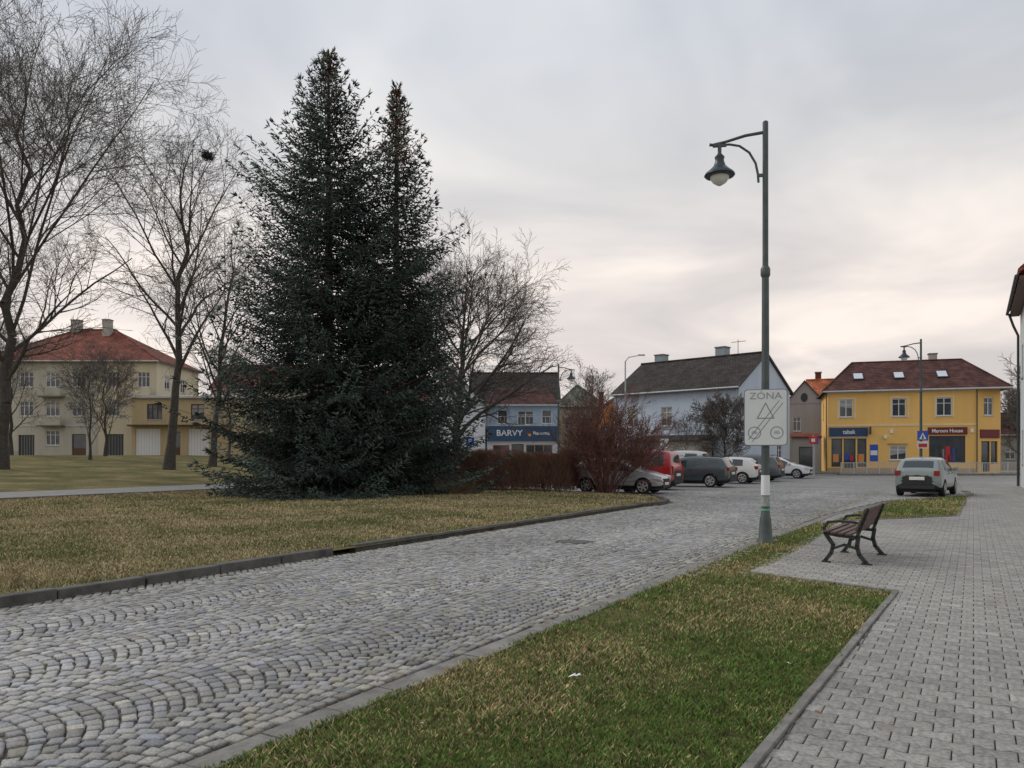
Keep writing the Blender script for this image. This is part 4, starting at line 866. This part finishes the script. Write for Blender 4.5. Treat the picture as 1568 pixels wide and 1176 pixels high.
    b.box(-L/2-.03,-hw*.72,.30,-L/2+.1,hw*.72,.42,PLAST); b.box(L/2-.1,-hw*.5,.50,L/2-.005,hw*.5,.62,PLAST); b.box(L/2-.1,-hw*.55,.24,L/2-.005,hw*.55,.35,PLAST)
    for s in (-1,1):
        for hx in (.02,.24): b.box(hx*L-L*.12,s*(hw-.01)-.012,.84*hs,hx*L-L*.12+.16,s*(hw-.01)+.012,.87*hs,PLAST)
        if kind=='wagon': b.tube([(-L*.42,s*hw*.70,1.44*hs),(-L*.38,s*hw*.70,1.515*hs),(L*.05,s*hw*.70,1.525*hs),(L*.09,s*hw*.70,1.46*hs)],.016,DK,6)
    b.obj('lights_and_trim',P,bevel=.025)
    return P
def hd(deg): a=math.radians(deg); return (math.sin(a),math.cos(a))
car('parked_hatchback',16.45,30.5,hd(38),4.0,1.66,1.5,(.20,.235,.23),'hatch')
PR=(DY,-DX); PL=(-DY,DX)
car('parked_hatchback',4.55,32.3,hd(118),4.0,1.65,1.45,(.36,.37,.38),'hatch')
car('parked_van',5.75,36.0,PL,4.2,1.72,1.8,(.36,.015,.02),'van')
car('parked_station_wagon',8.9,39.0,PL,4.6,1.76,1.5,(.035,.05,.055),'wagon')
car('parked_hatchback',12.0,43.6,PL,4.1,1.7,1.48,(.6,.6,.58),'hatch')
car('parked_station_wagon',14.3,47.3,PL,4.5,1.75,1.55,(.06,.075,.08),'wagon')
car('parked_hatchback',15.3,50.3,PL,4.1,1.7,1.5,(.62,.62,.62),'hatch')
car('parked_hatchback',18.4,53.0,PR,4.2,1.72,1.47,(.62,.64,.66),'hatch')
car('parked_van',9.5,45.6,PL,4.3,1.75,1.85,(.5,.5,.5),'van')
car('parked_hatchback',1.3,45,(1,.1),4.1,1.7,1.5,(.04,.06,.12),'hatch')
print('cars',time.time()-T0)

# ------------------------------------------------------------------ sky, sun
SUN_EL=math.radians(42); SUN_AZ=math.radians(-70)
wd=bpy.data.worlds.new('World'); scene.world=wd; wd.use_nodes=True; N=wd.node_tree.nodes; L=wd.node_tree.links; N.clear()
out=N.new('ShaderNodeOutputWorld'); bg1=N.new('ShaderNodeBackground'); bg2=N.new('ShaderNodeBackground'); ms=N.new('ShaderNodeMixShader')
sk=N.new('ShaderNodeTexSky'); sk.sky_type='NISHITA'; sk.sun_disc=False; sk.sun_elevation=SUN_EL; sk.sun_rotation=SUN_AZ; L.new(sk.outputs[0],bg1.inputs[0]); bg1.inputs[1].default_value=.1
tc=N.new('ShaderNodeTexCoord'); sx=N.new('ShaderNodeSeparateXYZ'); L.new(tc.outputs['Generated'],sx.inputs[0])
def ma(op,a,b=None,cl=False):
    n=N.new('ShaderNodeMath'); n.operation=op; n.use_clamp=cl
    for i,q in enumerate((a,b)):
        if q is None: continue
        if isinstance(q,(int,float)): n.inputs[i].default_value=q
        else: L.new(q,n.inputs[i])
    return n.outputs[0]
zc=ma('MAXIMUM',sx.outputs['Z'],0.0); den=ma('ADD',zc,.20)
cx=N.new('ShaderNodeCombineXYZ'); L.new(ma('DIVIDE',sx.outputs['X'],den),cx.inputs[0]); L.new(ma('DIVIDE',sx.outputs['Y'],den),cx.inputs[1])
n1=N.new('ShaderNodeTexNoise'); n1.inputs['Scale'].default_value=1.25; n1.inputs['Detail'].default_value=4.5; n1.inputs['Roughness'].default_value=.52; n1.inputs['Distortion'].default_value=.5; L.new(cx.outputs[0],n1.inputs['Vector'])
r1=N.new('ShaderNodeValToRGB'); e=r1.color_ramp.elements; e[0].position=0; e[0].color=(.60,.56,.545,1); e[1].position=.62; e[1].color=(.53,.555,.595,1)
for p,c in ((.10,(.67,.60,.565)),(.22,(.71,.645,.60)),(.34,(.65,.63,.61)),(.46,(.57,.585,.61))): q=e.new(p); q.color=(*c,1)
L.new(zc,r1.inputs[0])
r2=N.new('ShaderNodeValToRGB'); e=r2.color_ramp.elements; e[0].position=.36; e[0].color=(.82,.84,.87,1); e[1].position=.66; e[1].color=(1.28,1.25,1.20,1); q=e.new(.5); q.color=(.99,.99,1.0,1); L.new(n1.outputs['Fac'],r2.inputs[0])
mx=N.new('ShaderNodeMix'); mx.data_type='RGBA'; mx.blend_type='MULTIPLY'; mx.inputs['Factor'].default_value=1; L.new(r1.outputs[0],mx.inputs['A']); L.new(r2.outputs[0],mx.inputs['B'])
L.new(mx.outputs['Result'],bg2.inputs[0]); bg2.inputs[1].default_value=1.27
ms.inputs[0].default_value=.9; L.new(bg1.outputs[0],ms.inputs[1]); L.new(bg2.outputs[0],ms.inputs[2]); L.new(ms.outputs[0],out.inputs[0])
sl=bpy.data.lights.new('sun','SUN'); sl.energy=1.4; sl.angle=math.radians(30); sl.color=(1,.95,.89); so=bpy.data.objects.new('sun',sl); COL.objects.link(so)
dv=Vector((math.sin(SUN_AZ)*math.cos(SUN_EL),math.cos(SUN_AZ)*math.cos(SUN_EL),math.sin(SUN_EL))); so.rotation_euler=(-dv).to_track_quat('-Z','Y').to_euler()
# ------------------------------------------------------------------ camera
cam=bpy.data.cameras.new('camera'); cam.lens=27.05; cam.sensor_width=36; cam.shift_y=.0695; cam.clip_end=2000; cam.clip_start=.05
co=bpy.data.objects.new('camera',cam); co.location=(0,0,1.6); co.rotation_euler=(math.pi/2,0,0); COL.objects.link(co); scene.camera=co
scene.view_settings.view_transform='Standard'; scene.view_settings.look='None'; scene.view_settings.exposure=0; scene.view_settings.gamma=1
print('done',time.time()-T0)
